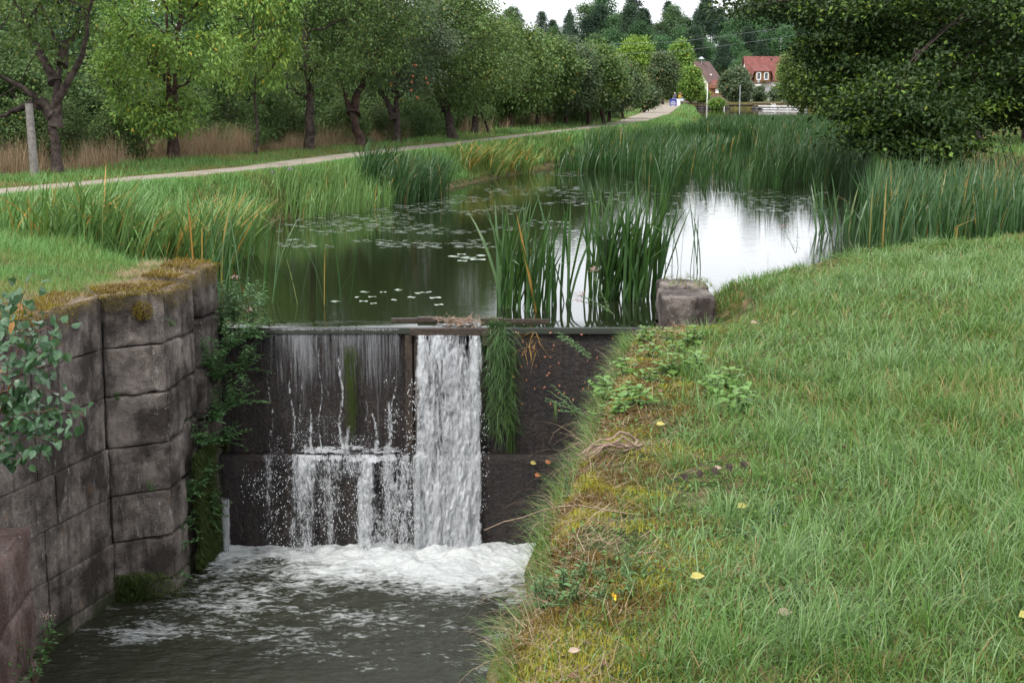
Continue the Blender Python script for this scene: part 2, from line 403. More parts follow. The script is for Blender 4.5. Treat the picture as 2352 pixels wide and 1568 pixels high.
def stone_mat(name, base, dark, wet=0.0, red=False):
    m, nt, out = newmat(name)
    v = geopos(nt)
    sep = ND(nt, 'ShaderNodeSeparateXYZ', {'Vector': v})
    n1 = noise(nt, v, 2.3, 6, .6); n2 = noise(nt, v, 14, 6, .7); n4 = noise(nt, v, 70, 3, .6)
    vs = mapping(nt, v, (9, 9, 1.3)); ns = noise(nt, vs, 1.0, 5, .6)
    c = ramp(nt, n2, [(.28, tuple(x*.55 for x in base)), (.5, base), (.75, tuple(min(1, x*1.5) for x in base))])
    # black crusts in patches and streaks running down from the joints
    c = mixc(nt, ramp(nt, n1, [(.40, .0), (.58, .9)]), c, dark)
    c = mixc(nt, ramp(nt, ns, [(.5, 0.0), (.66, .7)]), c, tuple(x*.8 for x in dark))
    # pits
    vo = ND(nt, 'ShaderNodeTexVoronoi', {'Vector': mapping(nt, v, (1,1,.6)), 'Scale': 24.0, 'Randomness': 1.0}).outputs['Distance']
    c = mixc(nt, math_(nt, 'MULTIPLY', ramp(nt, vo, [(.1, 1.0), (.22, 0.0)]), ramp(nt, noise(nt, v, 5, 3), [(.5, 0.0), (.6, .75)])), c, tuple(x*.5 for x in dark))
    # pale lichen
    vl = ND(nt, 'ShaderNodeTexVoronoi', {'Vector': v, 'Scale': 21.0, 'Randomness': 1.0}).outputs['Distance']
    li = math_(nt, 'MULTIPLY', ramp(nt, math_(nt, 'ADD', vl, math_(nt, 'MULTIPLY', n4, .25)), [(.22, 1.0), (.32, 0.0)]), ramp(nt, noise(nt, v, 4.1, 4), [(.52, 0.0), (.60, .75)]))
    c = mixc(nt, li, c, (.30,.30,.275))
    ls = math_(nt, 'MULTIPLY', ramp(nt, noise(nt, mapping(nt, v, (22,22,5)), 1.0, 4, .7), [(.6, 0.0), (.68, .7)]), ramp(nt, noise(nt, v, 1.7, 2), [(.45, 0.0), (.6, 1.0)]))
    c = mixc(nt, ls, c, (.36,.36,.35))
    # rust/orange algae in rare patches
    c = mixc(nt, ramp(nt, noise(nt, mapping(nt, v, (1,1,1), (7,3,1)), 3.2, 4), [(.66, 0.0), (.74, .6)]), c, (.16,.075,.02))
    # green-black algae towards the lower water level
    low = ramp(nt, math_(nt, 'ADD', math_(nt, 'MULTIPLY', sep.outputs['Z'], -1.0), math_(nt, 'MULTIPLY', n1, .9)), [(0, 0.0), (1, 1.0)])
    lowf = ND(nt, 'ShaderNodeMapRange', {'Value': math_(nt, 'ADD', sep.outputs['Z'], math_(nt, 'MULTIPLY', n1, -.7)), 'From Min': -2.55, 'From Max': -2.75, 'To Min': 0.0, 'To Max': 0.9}).outputs[0]
    c = mixc(nt, lowf, c, (.03,.04,.012))
    # moss at the very top
    topf = ND(nt, 'ShaderNodeMapRange', {'Value': math_(nt, 'ADD', sep.outputs['Z'], math_(nt, 'MULTIPLY', math_(nt, 'ADD', n1, n2), .3)), 'From Min': .75, 'From Max': .95, 'To Min': 0.0, 'To Max': 0.85}).outputs[0]
    c = mixc(nt, topf, c, ramp(nt, n4, [(.3, (.09,.065,.03)), (.7, (.20,.16,.08))]))
    if red:
        c = mixc(nt, ramp(nt, noise(nt, v, 4, 3), [(.35, .35), (.6, .03)]), c, (.15,.07,.05))
    h = math_(nt, 'ADD', math_(nt, 'MULTIPLY', n2, .7), math_(nt, 'MULTIPLY', n4, .3))
    b = ND(nt, 'ShaderNodeBump', {'Height': h, 'Strength': 1.0, 'Distance': .045})
    p = ND(nt, 'ShaderNodeBsdfPrincipled', {'Base Color': c, 'Roughness': .85, 'Specular IOR Level': .3})
    nt.links.new(b.outputs[0], p.inputs['Normal'])
    nt.links.new(p.outputs[0], out.inputs['Surface'])
    return m
M['stone'] = stone_mat('lock_sandstone', (.200,.170,.150), (.026,.019,.016))
M['stone_red'] = stone_mat('red_sandstone', (.20,.15,.135), (.06,.04,.035), red=True)
M['stone_far'] = stone_mat('far_wall_stone', (.20,.175,.16), (.06,.055,.05))

def dam_mat():
    m, nt, out = newmat('wet_dam_face')
    v = geopos(nt)
    n2 = noise(nt, v, 30, 6, .75); ns = noise(nt, mapping(nt, v, (16, 4, .8)), 1.0, 5, .6); n1 = noise(nt, v, 1.6, 4)
    c = ramp(nt, ns, [(.3, (.005,.0045,.006)), (.55, (.013,.010,.010)), (.75, (.028,.018,.013))])
    c = mixc(nt, ramp(nt, n2, [(.45, 0.0), (.72, .8)]), c, (.062,.038,.024))
    c = mixc(nt, ramp(nt, n1, [(.45, 0.0), (.65, .5)]), c, (.008,.008,.010))
    vo = ND(nt, 'ShaderNodeTexVoronoi', {'Vector': v, 'Scale': 60.0}).outputs['Distance']
    b = ND(nt, 'ShaderNodeBump', {'Height': math_(nt, 'ADD', math_(nt, 'MULTIPLY', n2, 1.0), ns), 'Strength': .9, 'Distance': .03})
    p = ND(nt, 'ShaderNodeBsdfPrincipled', {'Base Color': c, 'Roughness': .42, 'Specular IOR Level': .45})
    nt.links.new(b.outputs[0], p.inputs['Normal'])
    nt.links.new(p.outputs[0], out.inputs['Surface'])
    return m
M['dam'] = dam_mat()

def water_mat():
    m, nt, out = newmat('canal_water')
    v = geopos(nt)
    n1 = noise(nt, mapping(nt, v, (1.2, 5.0, 1)), 2.2, 3, .5)
    n2 = noise(nt, mapping(nt, v, (2, 7, 1), (3, 1, 0)), 9.0, 3, .5)
    h = math_(nt, 'ADD', math_(nt, 'MULTIPLY', n1, 1.0), math_(nt, 'MULTIPLY', n2, .12))
    b = ND(nt, 'ShaderNodeBump', {'Height': h, 'Strength': .055, 'Distance': .025})
    p = ND(nt, 'ShaderNodeBsdfPrincipled', {'Base Color': (.009,.012,.005,1), 'Roughness': .02, 'IOR': 1.33, 'Specular IOR Level': .5})
    nt.links.new(b.outputs[0], p.inputs['Normal'])
    nt.links.new(p.outputs[0], out.inputs['Surface'])
    return m
M['water'] = water_mat()
def pool_mat():
    m, nt, out = newmat('pool_water_and_foam')
    v = geopos(nt)
    foam = ND(nt, 'ShaderNodeAttribute', attribute_name='tint').outputs['Fac']
    n1 = noise(nt, mapping(nt, v, (4, 9, 4)), 1.6, 6, .65, .6)
    n2 = noise(nt, mapping(nt, v, (9, 20, 9)), 1.5, 4, .6, .5)
    vo = ND(nt, 'ShaderNodeTexVoronoi', {'Vector': mapping(nt, v, (1, 2.1, 1)), 'Scale': 22.0, 'Randomness': 1.0}).outputs['Distance']
    lace = math_(nt, 'ADD', math_(nt, 'MULTIPLY', n1, .62), math_(nt, 'MULTIPLY', n2, .38))
    f = math_(nt, 'ADD', math_(nt, 'ADD', foam, lace), -1.0)
    ff = ND(nt, 'ShaderNodeMapRange', {'Value': f, 'From Min': -.03, 'From Max': .20}).outputs[0]
    gap = ramp(nt, vo, [(0.0, .55), (.35, 0.0)])
    ff = math_(nt, 'MAXIMUM', math_(nt, 'SUBTRACT', ff, math_(nt, 'MULTIPLY', gap, math_(nt, 'SUBTRACT', 1.0, foam))), 0.0)
    hb = math_(nt, 'ADD', noise(nt, mapping(nt, v, (6, 13, 6)), 1.0, 5, .6), math_(nt, 'MULTIPLY', n2, .25))
    b = ND(nt, 'ShaderNodeBump', {'Height': hb, 'Strength': .8, 'Distance': .05})
    wcol = ramp(nt, ff, [(0, (.020,.022,.013)), (1, (.05,.055,.04))])
    p = ND(nt, 'ShaderNodeBsdfPrincipled', {'Base Color': wcol, 'Roughness': .07, 'IOR': 1.33, 'Normal': b.outputs[0]})
    b2 = ND(nt, 'ShaderNodeBump', {'Height': math_(nt, 'ADD', lace, math_(nt, 'MULTIPLY', vo, .3)), 'Strength': .6, 'Distance': .04})
    q = ND(nt, 'ShaderNodeBsdfPrincipled', {'Base Color': (.44,.46,.455,1), 'Roughness': .45, 'Normal': b2.outputs[0]})
    mx = ND(nt, 'ShaderNodeMixShader', {0: ff, 1: p.outputs[0], 2: q.outputs[0]})
    nt.links.new(mx.outputs[0], out.inputs['Surface'])
    return m
M['pool'] = pool_mat()
def fall_mat(name, sc, soft=.12, mixv=(.6,.4), op=1.0, dist=.6, col=(.62,.64,.66)):
    """falling water: clear where the mask and the stretched noise leave gaps"""
    m, nt, out = newmat(name)
    v = geopos(nt)
    mask = ND(nt, 'ShaderNodeAttribute', attribute_name='tint').outputs['Fac']
    n1 = noise(nt, mapping(nt, v, sc), 1.0, 5, .6, dist)
    n2 = noise(nt, mapping(nt, v, tuple(2.6*x for x in sc), (5, 2, 3)), 1.0, 3, .6, dist)
    k = math_(nt, 'ADD', math_(nt, 'MULTIPLY', n1, mixv[0]), math_(nt, 'MULTIPLY', n2, mixv[1]))
    a = ND(nt, 'ShaderNodeMapRange', {'Value': math_(nt, 'ADD', math_(nt, 'ADD', k, mask), -1.0), 'From Min': -soft, 'From Max': soft}).outputs[0]
    a = math_(nt, 'MULTIPLY', a, op)
    b = ND(nt, 'ShaderNodeBump', {'Height': k, 'Strength': 1.0, 'Distance': .05})
    p = ND(nt, 'ShaderNodeBsdfPrincipled', {'Base Color': (*col, 1), 'Roughness': .25, 'Specular IOR Level': .6, 'Normal': b.outputs[0]})
    tl = ND(nt, 'ShaderNodeBsdfTranslucent', {'Color': (.7,.72,.74,1)})
    m1 = ND(nt, 'ShaderNodeMixShader', {0: .25, 1: p.outputs[0], 2: tl.outputs[0]})
    tr = ND(nt, 'ShaderNodeBsdfTransparent')
    mx = ND(nt, 'ShaderNodeMixShader', {0: a, 1: tr.outputs[0], 2: m1.outputs[0]})
    nt.links.new(mx.outputs[0], out.inputs['Surface'])
    return m
M['fall'] = fall_mat('falling_water', (13, 8, 3.2), .13, (.62,.38), .88, 1.3)
M['film'] = fall_mat('thin_water_film', (42, 20, 1.3), .13, (.6,.4), .7, .15, (.45,.46,.48))
M['lace'] = fall_mat('splashing_water', (15, 10, 5.0), .085, (.5,.5), 1.0, 1.8)
M['drop'] = plain('water_drop', (.62,.64,.66), 0.25, 0.6, 0.03, 4)
# ------------------------------------------------------------ ground plan (metres; z = 0 is the upper water)
LZ = -2.38                                             # water level below the dam
def poly(pts):
    pts = sorted(pts, key=lambda q: q[1])
    return np.array([q[1] for q in pts]), np.array([q[0] for q in pts])
_re = [G(px, py, .40) for px, py in ((1150,1568),(1143,1440),(1178,1385),(1238,1325),(1225,1230),(1290,1080),(1345,1000),(1362,930),(1400,850))] + [G(1450, 782, .22), G(1500, 750, .08)]
RE_Y, RE_X = poly(_re + [(-1.3, -6, 0), (-.45, 2.5, 0), (1.53, 15.0, 0), (1.6, 15.6, 0), (2.2, 16.5, 0), (4.1, 19.2, 0), (7.4, 21.8, 0), (12, 27, 0), (15, 36, 0),
                     (18, 60, 0), (24.5, 110, 0), (33, 160, 0), (47, 215, 0), (52, 240, 0), (52, 250, 0), (43.6, 251, 0), (43.6, 300, 0), (30, 5000, 0)])
# face line of the left chamber wall (plan), with the recess and the pier
LF = [(-5.6, 2), (-4.35, 9.0), (-4.35, 11.2), (-4.07, 12.25), (-3.84, 13.15), (-3.33, 13.45), (-3.13, 15.0)]
LE_Y, LE_X = poly([(-6.8, -6, 0), (-5.72, 2, 0), (-4.6, 9.0, 0), (-4.5, 11.2, 0), (-4.25, 12.25, 0), (-3.98, 13.3, 0), (-3.62, 13.7, 0), (-3.38, 15.0, 0), (-3.3, 15.6, 0), (-3.5, 16.4, 0), (-4.2, 17.6, 0),
                  (-4.9, 20.5, 0), (-4.7, 26, 0), (-4.1, 29.5, 0), (-2.4, 34, 0), (-1.0, 39, 0), (.9, 46, 0), (3.2, 55, 0), (5.6, 64, 0), (7.4, 71, 0), (9.8, 80, 0), (16, 115, 0), (24.5, 187, 0), (30.5, 235, 0), (31.5, 250, 0), (39, 251, 0), (39, 300, 0), (30, 5000, 0)])
def XR(y): return np.interp(y, RE_Y, RE_X)
def XL(y): return np.interp(y, LE_Y, LE_X)
_pp = [G(-60, 447, .9), G(0, 439, .9), G(300, 412, .9), G(600, 384, .9), G(850, 351, .9), G(1100, 324, .9), G(1330, 297, .9), G(1450, 280, .9), G(1500, 262, .9), G(1532, 246, .9), G(1541, 238, .95)]
PA_Y, PA_X = poly([(-14, 16, 0)] + _pp + [(33, 280, 0), (37, 330, 0)])
def PX(y): return np.interp(y, PA_Y, PA_X)
def pwid(y): return np.interp(y, [20, 60, 110, 300], [1.0, 1.3, 2.3, 3.6])
def Z(x, y, fine=True):
    x = np.asarray(x, float); y = np.asarray(y, float)
    xl, xr = XL(y), XR(y)
    v, u = xl - x, x - xr
    zl_a = .42 + .16*smooth(0, .5, v) + .02*np.clip(v, 0, 9) + .05*smooth(15.3, 12, y)
    zl_b = -.15 + .62*smooth(0, 1.3, v) + .40*smooth(1.3, 4.5, v)
    kl = smooth(15.5, 17.2, y)
    zl = zl_a*(1-kl) + zl_b*kl
    zr_a = .30 + .13*smooth(0, .22, u) + .02*np.clip(u, 0, 6)
    zr_b = -.18 + .58*smooth(0, .9, u) + .10*smooth(1, 6, u)
    zr_a = zr_a - .40*smooth(12.0, 14.2, y)*smooth(1.35, .7, u)
    kr = smooth(15.1, 15.7, y)
    zr = zr_a*(1-kr) + zr_b*kr
    bed = np.where(y < 15.3, -3.6, -.9)
    z = np.where(v >= 0, zl, np.where(u >= 0, zr, bed))
    land = (v >= 0) | (u >= 0)
    if fine:
        big = .16*(fbm(x*.35, y*.35, 0, 3, 3)-.5) + .07*(fbm(x*1.6, y*1.6, 0, 5, 3)-.5)
        z = np.where(land, z + big*np.clip(np.maximum(v, u)*2+.4, 0, 1), z)
    # path bed
    d = np.abs(x - PX(y)); w = pwid(y)/2
    kp = (1 - smooth(w+.5, w+1.7, d)) * (y > 17) * land * smooth(340, 300, y)
    z = z*(1-kp) + .88*kp
    far = smooth(242, 251.5, y)
    z = z*(1-far) + far*(1.0 + .25*fbm(x*.05, y*.05, 0, 9, 2))
    z = z + 11*smooth(335, 430, y) + 6*smooth(430, 900, y)
    z = z + 5*smooth(-60, -200, x)*smooth(40, 200, y)
    return z

def build_ground():
    vl = [0, .03, .07, .12, .2, .3, .42, .56]
    while vl[-1] < 14: vl.append(vl[-1] + .14 + .035*vl[-1])
    while vl[-1] < 3500: vl.append(vl[-1]*1.25)
    ys = [-60, -30, -12, -4, 0, 2]
    while ys[-1] < 24: ys.append(ys[-1] + .13)
    while ys[-1] < 60: ys.append(ys[-1] + .45)
    while ys[-1] < 240: ys.append(ys[-1] + 2.5)
    ys += list(np.arange(240.5, 254, 1.2))
    while ys[-1] < 460: ys.append(ys[-1] + 6)
    while ys[-1] < 4200: ys.append(ys[-1]*1.2)
    vl, ys = np.array(vl), np.array(ys)
    nl = len(vl)
    rows = []
    for y in ys:
        xl, xr = float(XL(y)), float(XR(y)); bed = -3.6 if y < 15.3 else -.9
        left = xl - vl[::-1]; right = xr + vl
        zl = Z(left, np.full(nl, y)); zr = Z(right, np.full(nl, y))
        if y < 15.3:     # turf lip rolls over the edge, then drops behind the wall face
            mx = [xl+.0, xr+.10, xr-.03, xr-.045]; mz = [bed, bed, float(zr[0])-.22, float(zr[0])-.08]
        else:
            mx = [xl+.35, xl+.6, xr-.6, xr-.35]; mz = [bed*.8, bed, bed, bed*.8]
        if y > 251: mz = [float(Z(q, y)) for q in mx]
        xs = np.concatenate([left, mx, right]); zs = np.concatenate([zl, mz, zr])
        rows.append(np.stack([xs, np.full(len(xs), y), zs], 1))
    V = np.concatenate(rows); nc = 2*nl + 4
    i = (np.arange(len(ys)-1)*nc)[:,None]; j = np.arange(nc-1)[None]
    F = np.stack([i+j, i+j+1, i+j+nc+1, i+j+nc], -1).reshape(-1, 4)
    mb = MB(); mb.add(V, F)
    tag(mb.build('ground', M['ground'], smoothf=True), kind='structure')
build_ground()

def build_path():
    ys = np.concatenate([np.arange(17.5, 80, .5), np.arange(80, 322, 3.0)])
    px, w = PX(ys), pwid(ys)
    t = np.array([-.5, -.25, 0, .25, .5])
    wob = .12*(fbm(ys*.9, ys*0+3, 0, 4, 3)-.5)
    t = np.array([-.62, -.5, -.25, 0, .25, .5, .62]); dzt = np.array([-.10, 0, .012, .015, .012, 0, -.10])
    X = px[:,None] + (w[:,None] + wob[:,None]*np.abs(t)[None]*6)*t[None]
    Yv = np.repeat(ys[:,None], 7, 1)
    V = np.stack([X, Yv, Z(X, Yv, False)+.02+dzt[None]], -1).reshape(-1, 3)
    i = (np.arange(len(ys)-1)*7)[:,None]; j = np.arange(6)[None]
    F = np.stack([i+j, i+j+1, i+j+8, i+j+7], -1).reshape(-1, 4)
    mb = MB(); mb.add(V, F)
    tag(mb.build('towpath', M['path'], smoothf=True), kind='structure')
    # short pale track on the right at the far end
    mb = MB()
    P = [((1835-CX)/3267*205, 205), ((1862-CX)/3267*222, 222), ((1880-CX)/3267*245, 245)]
    V, F = [], []
    for k, q in enumerate(P):
        for s in (-1.6, 1.6): V.append((q[0]+s, q[1], float(Z(q[0]+s, q[1]))+.06))
    mb.add(V, [[0,1,3,2],[2,3,5,4]])
    tag(mb.build('path_right', M['path']), kind='structure')
build_path()

# ------------------------------------------------------------ water
def strip_water():
    ys = np.concatenate([np.concatenate([[14.935, 14.955], np.arange(15.02, 30, .5)]), np.arange(30, 250.5, 4.0)])
    zz = np.full(len(ys), .004); zz[0] = -.055; zz[1] = -.006
    t = np.linspace(0, 1, 12)
    xl, xr = XL(ys)-.9, XR(ys)+.9
    xl[ys < 15.9] = -3.16; xr[ys < 15.9] = 1.56
    X = xl[:,None] + (xr-xl)[:,None]*t[None]
    V = np.stack([X, np.repeat(ys[:,None], 12, 1), np.zeros_like(X)+zz[:,None]], -1).reshape(-1, 3)
    i = (np.arange(len(ys)-1)*12)[:,None]; j = np.arange(11)[None]
    F = np.stack([i+j, i+j+1, i+j+13, i+j+12], -1).reshape(-1, 4)
    mb = MB(); mb.add(V, F)
    tag(mb.build('canal_water', M['water'], smoothf=True), kind='structure')
strip_water()

def pool():
    nx, ny = 330, 560
    ys = 15.0 - (np.linspace(0, 1, ny)**1.25)*11.5
    t = np.linspace(0, 1, nx)
    xl = -5.9 + .154*ys; xr = -.55 + .154*ys
    X = xl[:,None] + (xr-xl)[:,None]*t[None]; Y = np.repeat(ys[:,None], nx, 1)
    # foam: thick where the main fall lands, thinner in front of the cascade, fading downstream
    dm = np.sqrt(((X+.60)/.9)**2 + ((Y-14.5)/.46)**2)
    core = np.exp(-dm**2*.62)*1.0
    casc = np.exp(-((Y-14.8)/.36)**2)*(.26 + .22*np.exp(-((X+1.75)/.55)**2)+.12*np.exp(-((X+3.05)/.12)**2))*(X < -.2)
    right = np.exp(-((Y-14.5)/.6)**2)*.26*smooth(-.4, .1, X)
    down = .50*smooth(10.2, 14.4, Y)**.8 * (.65+.7*fbm(X*1.1, Y*1.4, 0, 21, 3))
    arc = .16*np.exp(-((np.sqrt((X+.3)**2+(Y-15.0)**2)-1.9)/.22)**2)
    left = .10*np.exp(-((X-(-3.25+.154*(Y-13.5)))/.35)**2)*smooth(11.0, 12.5, Y)
    foam = .31 + .16*smooth(9.5, 14.4, Y) + .62*np.maximum.reduce([core, casc, right])*(.75+.45*fbm(X*2.5, Y*3.5, 0, 27, 3)) + .35*arc + left + .42*(fbm(X*1.5, Y*2.2, 0, 23, 4)-.5)
    foam = np.clip(foam, 0, 1.05)
    turb = smooth(10, 14.9, Y)
    Zz = LZ + .022*(fbm(X*4, Y*7, 0, 31, 4)-.5)*2*(.45+turb) + core*.20*(fbm(X*3.5, Y*5, 0, 33, 4)-.3) + core*.02 + (.045*turb+.012)*(fbm(X*7, Y*11, 0, 37, 4)-.5) + .03*core*(fbm(X*18, Y*22, 0, 39, 3)-.5)
    V = np.stack([X, Y, Zz], -1).reshape(-1, 3)
    i = (np.arange(ny-1)*nx)[:,None]; j = np.arange(nx-1)[None]
    F = np.stack([i+j, i+j+1, i+j+nx+1, i+j+nx], -1).reshape(-1, 4)[:, ::-1]
    mb = MB(); mb.add(V, F, foam.ravel())
    tag(mb.build('pool_water', M['pool'], smoothf=True), kind='structure')
pool()

# ------------------------------------------------------------ masonry
def block(mb, c, size, yaw, r=.045, amp=.012, seed=0, tint=0.5, n=(19, 7, 15)):
    """one rounded, worn ashlar block: c centre, size (along, thick, tall)"""
    lx, ly, lz = [s/2 for s in size]; vs, fs, off = [], [], 0
    dims = [(0,1,2,1),(0,1,2,-1),(1,2,0,1),(1,2,0,-1),(2,0,1,1),(2,0,1,-1)]
    half = (lx, ly, lz)
    for a, b, k, sg in dims:
        A, B = np.meshgrid(np.linspace(-1, 1, n[a]), np.linspace(-1, 1, n[b]), indexing='ij')
        # crowd samples to the rims so that the rounding reads
        A = np.sign(A)*(1-(1-np.abs(A))**1.5); B = np.sign(B)*(1-(1-np.abs(B))**1.5)
        P = np.zeros(A.shape+(3,)); P[..., a] = A*half[a]; P[..., b] = B*half[b]; P[..., k] = sg*half[k]
        i = np.arange(n[a]-1)[:,None]*n[b]; j = np.arange(n[b]-1)[None]
        F = np.stack([i+j, i+j+n[b], i+j+n[b]+1, i+j+1], -1).reshape(-1, 4)
        if sg < 0: F = F[:, ::-1]
        vs.append(P.reshape(-1, 3)); fs.append(F+off); off += n[a]*n[b]
    P = np.concatenate(vs)
    inner = np.array([max(0, h-r) for h in half]); C = np.clip(P, -inner, inner); D = P-C
    L = np.linalg.norm(D, axis=1, keepdims=True); rr = np.minimum(L, r)
    P = C + D/(L+1e-9)*rr
    N = D/(L+1e-9)
    P = P + N*((fbm(P[:,0]*3+seed, P[:,1]*3, P[:,2]*3, seed, 4)-.5)*amp*1.3 + (fbm(P[:,0]*12+seed, P[:,1]*12, P[:,2]*12, seed+9, 4)-.5)*amp*1.5)[:,None]
    chip = smooth(.60, .78, fbm(P[:,0]*7+seed, P[:,1]*7, P[:,2]*7, seed+21, 2))*(np.sum(np.abs(D) > .3*r, axis=1) >= 2)
    P = P - N*(chip*r*.9)[:,None]
    cy_, sy_ = cos(yaw), sin(yaw)
    P = np.stack([P[:,0]*cy_-P[:,1]*sy_, P[:,0]*sy_+P[:,1]*cy_, P[:,2]], 1) + np.asarray(c)
    mb.add(P, np.concatenate(fs), tint)

def wall_run(mb, p0, p1, zs, thick=.42, lens=(.6, .95), seed=0, side=1, r=.012, amp=.016, fixed=None):
    """courses of blocks along p0->p1; the face lies on the line, the body on its left (side=1) or right (side=-1)"""
    rr = random.Random(seed)
    p0, p1 = np.array(p0, float), np.array(p1, float); L = float(np.linalg.norm(p1-p0)); t = (p1-p0)/L
    nrm = np.array([-t[1], t[0]])*side; yaw = math.atan2(t[1], t[0])
    for k in range(len(zs)-1):
        za, zb = zs[k], zs[k+1]; s = 0.0
        cuts = [0.0]
        if fixed: cuts = list(fixed) if k % 2 == 0 or len(fixed) < 3 else [fixed[0]] + [f + rr.uniform(-.06, .06) for f in fixed[1:-1]] + [fixed[-1]]
        else:
            while L - cuts[-1] > lens[1]*1.2: cuts.append(cuts[-1]+rr.uniform(*lens))
            cuts.append(L)
        for a, b in zip(cuts[:-1], cuts[1:]):
            g = rr.uniform(.001, .005); o = rr.uniform(-.008, .010)
            c2 = p0 + t*(a+b)/2 + nrm*(thick/2 - o)
            block(mb, (c2[0], c2[1], (za+zb)/2), (b-a-g, thick, abs(za-zb)-rr.uniform(.001, .005)), yaw + rr.uniform(-.012, .012), r, amp, rr.randint(0, 9999))
ZS = [.60, .10, -.37, -.87, -1.34, -1.80, -2.25, -2.85]
wl = MB()
wall_run(wl, LF[0], LF[1], ZS, seed=3)
wall_run(wl, LF[1], LF[2], ZS, seed=4)
wall_run(wl, LF[2], LF[4], ZS, seed=5, lens=(.8, 1.15))
wall_run(wl, LF[4], LF[5], ZS, seed=8, fixed=[0, .60], r=.022, thick=.6)
lefts = MB()
for k in range(7):                                   # pier side and the two columns up to the dam
    za, zb = ZS[k], ZS[k+1]
    rr = random.Random(40+k)
    for a, b, dz, ox in ((.02, .46, 0.0, 0), (.54, 1.00, (.06, -.05, .0, .05, -.04, 0, 0)[k], .06), (1.08, 1.60, (.10, .07, .02, -.04, .05, 0, 0)[k], .0)):
        p = np.array(LF[5]); q = np.array(LF[6]); L = np.linalg.norm(q-p); t = (q-p)/L
        nr = np.array([-t[1], t[0]])
        dz2 = (.10, .07, .02, -.04, .05, 0, 0, 0)[k+1] if a > 1 else ((.06, -.05, .0, .05, -.04, 0, 0, 0)[k+1] if a > .5 else 0)
        top, bot = za+dz, zb+dz2
        c2 = p + t*(a+b)/2 + nr*(.25+ox)
        block(lefts, (c2[0], c2[1], (top+bot)/2), (b-a-.012, .50, top-bot-.008), math.atan2(t[1], t[0]), .040, .018, 60+k*3)
wall_obj_root = empty('stone_wall', (LF[5][0], LF[5][1], LZ))
wl_o = wl.build('masonry', M['stone'], smoothf=True); wl_o.parent = wall_obj_root; wl_o.location = tuple(-np.array(wall_obj_root.location))
wl_o['label'] = 'long recessed run of grey and brown ashlar courses'
l2 = lefts.build('corner_pier', M['stone'], smoothf=True); l2.parent = wall_obj_root; l2.location = tuple(-np.array(wall_obj_root.location))
# added near-black backing: its colour stands in for shade inside the joints and gaps
bk = MB()
for (a, b) in zip(LF[:-1], LF[1:]):
    a, b = np.array(a), np.array(b); t = (b-a)/np.linalg.norm(b-a); nn = np.array([-t[1], t[0]])
    c2 = (a+b)/2 + nn*.22; box(bk, (c2[0], c2[1], -1.2), (np.linalg.norm(b-a)-.03, .2, 3.1), math.atan2(t[1], t[0]))
bo = bk.build('joint_shade_backing', M['dark'], wall_obj_root); bo.location = tuple(-np.array(wall_obj_root.location))
tag(wall_obj_root, 'tall weathered sandstone lock wall with moss along its top, left of the falling water', 'stone wall')

rd = MB()                                             # red ledge at the very left
for k, (za, zb) in enumerate(((-1.06, -1.62), (-1.62, -2.2), (-2.2, -2.9))):
    block(rd, (-4.13+.01*k, 10.6, (za+zb)/2), (.42, 1.5, za-zb-.012), .10, .045, .035, 90+k, n=(13, 9, 11))
tag(rd.build('stone_ledge', M['stone_red'], smoothf=True), 'reddish worn stone ledge jutting from the foot of the left lock wall', 'stone ledge')

wr = MB()
wall_run(wr, (-.72, 1.0), (.96, 11.5), [.28, -.2, -.7, -1.2, -1.7, -2.2, -2.9], seed=15, side=-1)
wall_run(wr, (.96, 11.5), (1.50, 14.9), [-.12, -.7, -1.2, -1.7, -2.2, -2.9], seed=16, side=-1)
wr_root = empty('chamber_wall', (1.5, 14.9, LZ))
o = wr.build('masonry', M['stone'], wr_root, smoothf=True); o.location = tuple(-np.array(wr_root.location))
ab = MB()
A0, A1 = PD(1512, 742, 15.0), PD(1625, 742, 15.0)
block(ab, ((A0[0]+A1[0])/2+.07, 15.34, .045), (A1[0]-A0[0]+.04, .68, .56), -.03, .022, .022, 7, n=(19, 15, 17))
block(ab, ((A0[0]+A1[0])/2+.10, 16.02, .11), (.50, .60, .50), .06, .03, .03, 12)
o = ab.build('abutment', M['stone'], wr_root, smoothf=True); o.location = tuple(-np.array(wr_root.location))
o['label'] = 'grey stone blocks at the end of the dam'
tag(wr_root, 'stone chamber wall under the grassy right bank, ending in grey blocks beside the reeds', 'stone wall')

# ------------------------------------------------------------ the dam
dam = empty('dam', (-.8, 15.2, LZ))
tag(dam, 'dark wet dam of two steps closing the lock chamber', 'dam')
def dam_part(mb, name, mat, label=None, sm=True):
    o = mb.build(name, mat, dam, smoothf=sm); o.location = tuple(-np.array(dam.location))
    if label: o['label'] = label
    return o
def face_panel(mb, x0, x1, z0, z1, y, depth, seed, amp=.03, nx=90, nz=90, lean=0.0):
    X, Zm = np.meshgrid(np.linspace(x0, x1, nx), np.linspace(z0, z1, nz), indexing='ij')
    Y = y - amp*(fbm(X*5, Zm*1.2, 0, seed, 4)-.5)*2 - .5*amp*(fbm(X*22, Zm*14, 0, seed+3, 3)-.5) + lean*(Zm-z1)
    edge = np.clip(np.minimum.reduce([(z1-Zm)/.04, np.full_like(Zm, 1)]), 0, 1)
    Y = Y + (1-edge)*.035
    F0 = np.stack([X, Y, Zm], -1).reshape(-1, 3)
    i = np.arange(nx-1)[:,None]*nz; j = np.arange(nz-1)[None]
    F = np.stack([i+j, i+j+nz, i+j+nz+1, i+j+1], -1).reshape(-1, 4)
    mb.add(F0, F)
    # top cap back to depth
    T0 = np.stack([X[:,-1], Y[:,-1], Zm[:,-1]], 1); T1 = T0 + np.array([0, depth, 0]); n = nx
    k = np.arange(n-1)
    mb.add(np.concatenate([T0, T1]), np.stack([k, k+1, k+1+n, k+n], 1))
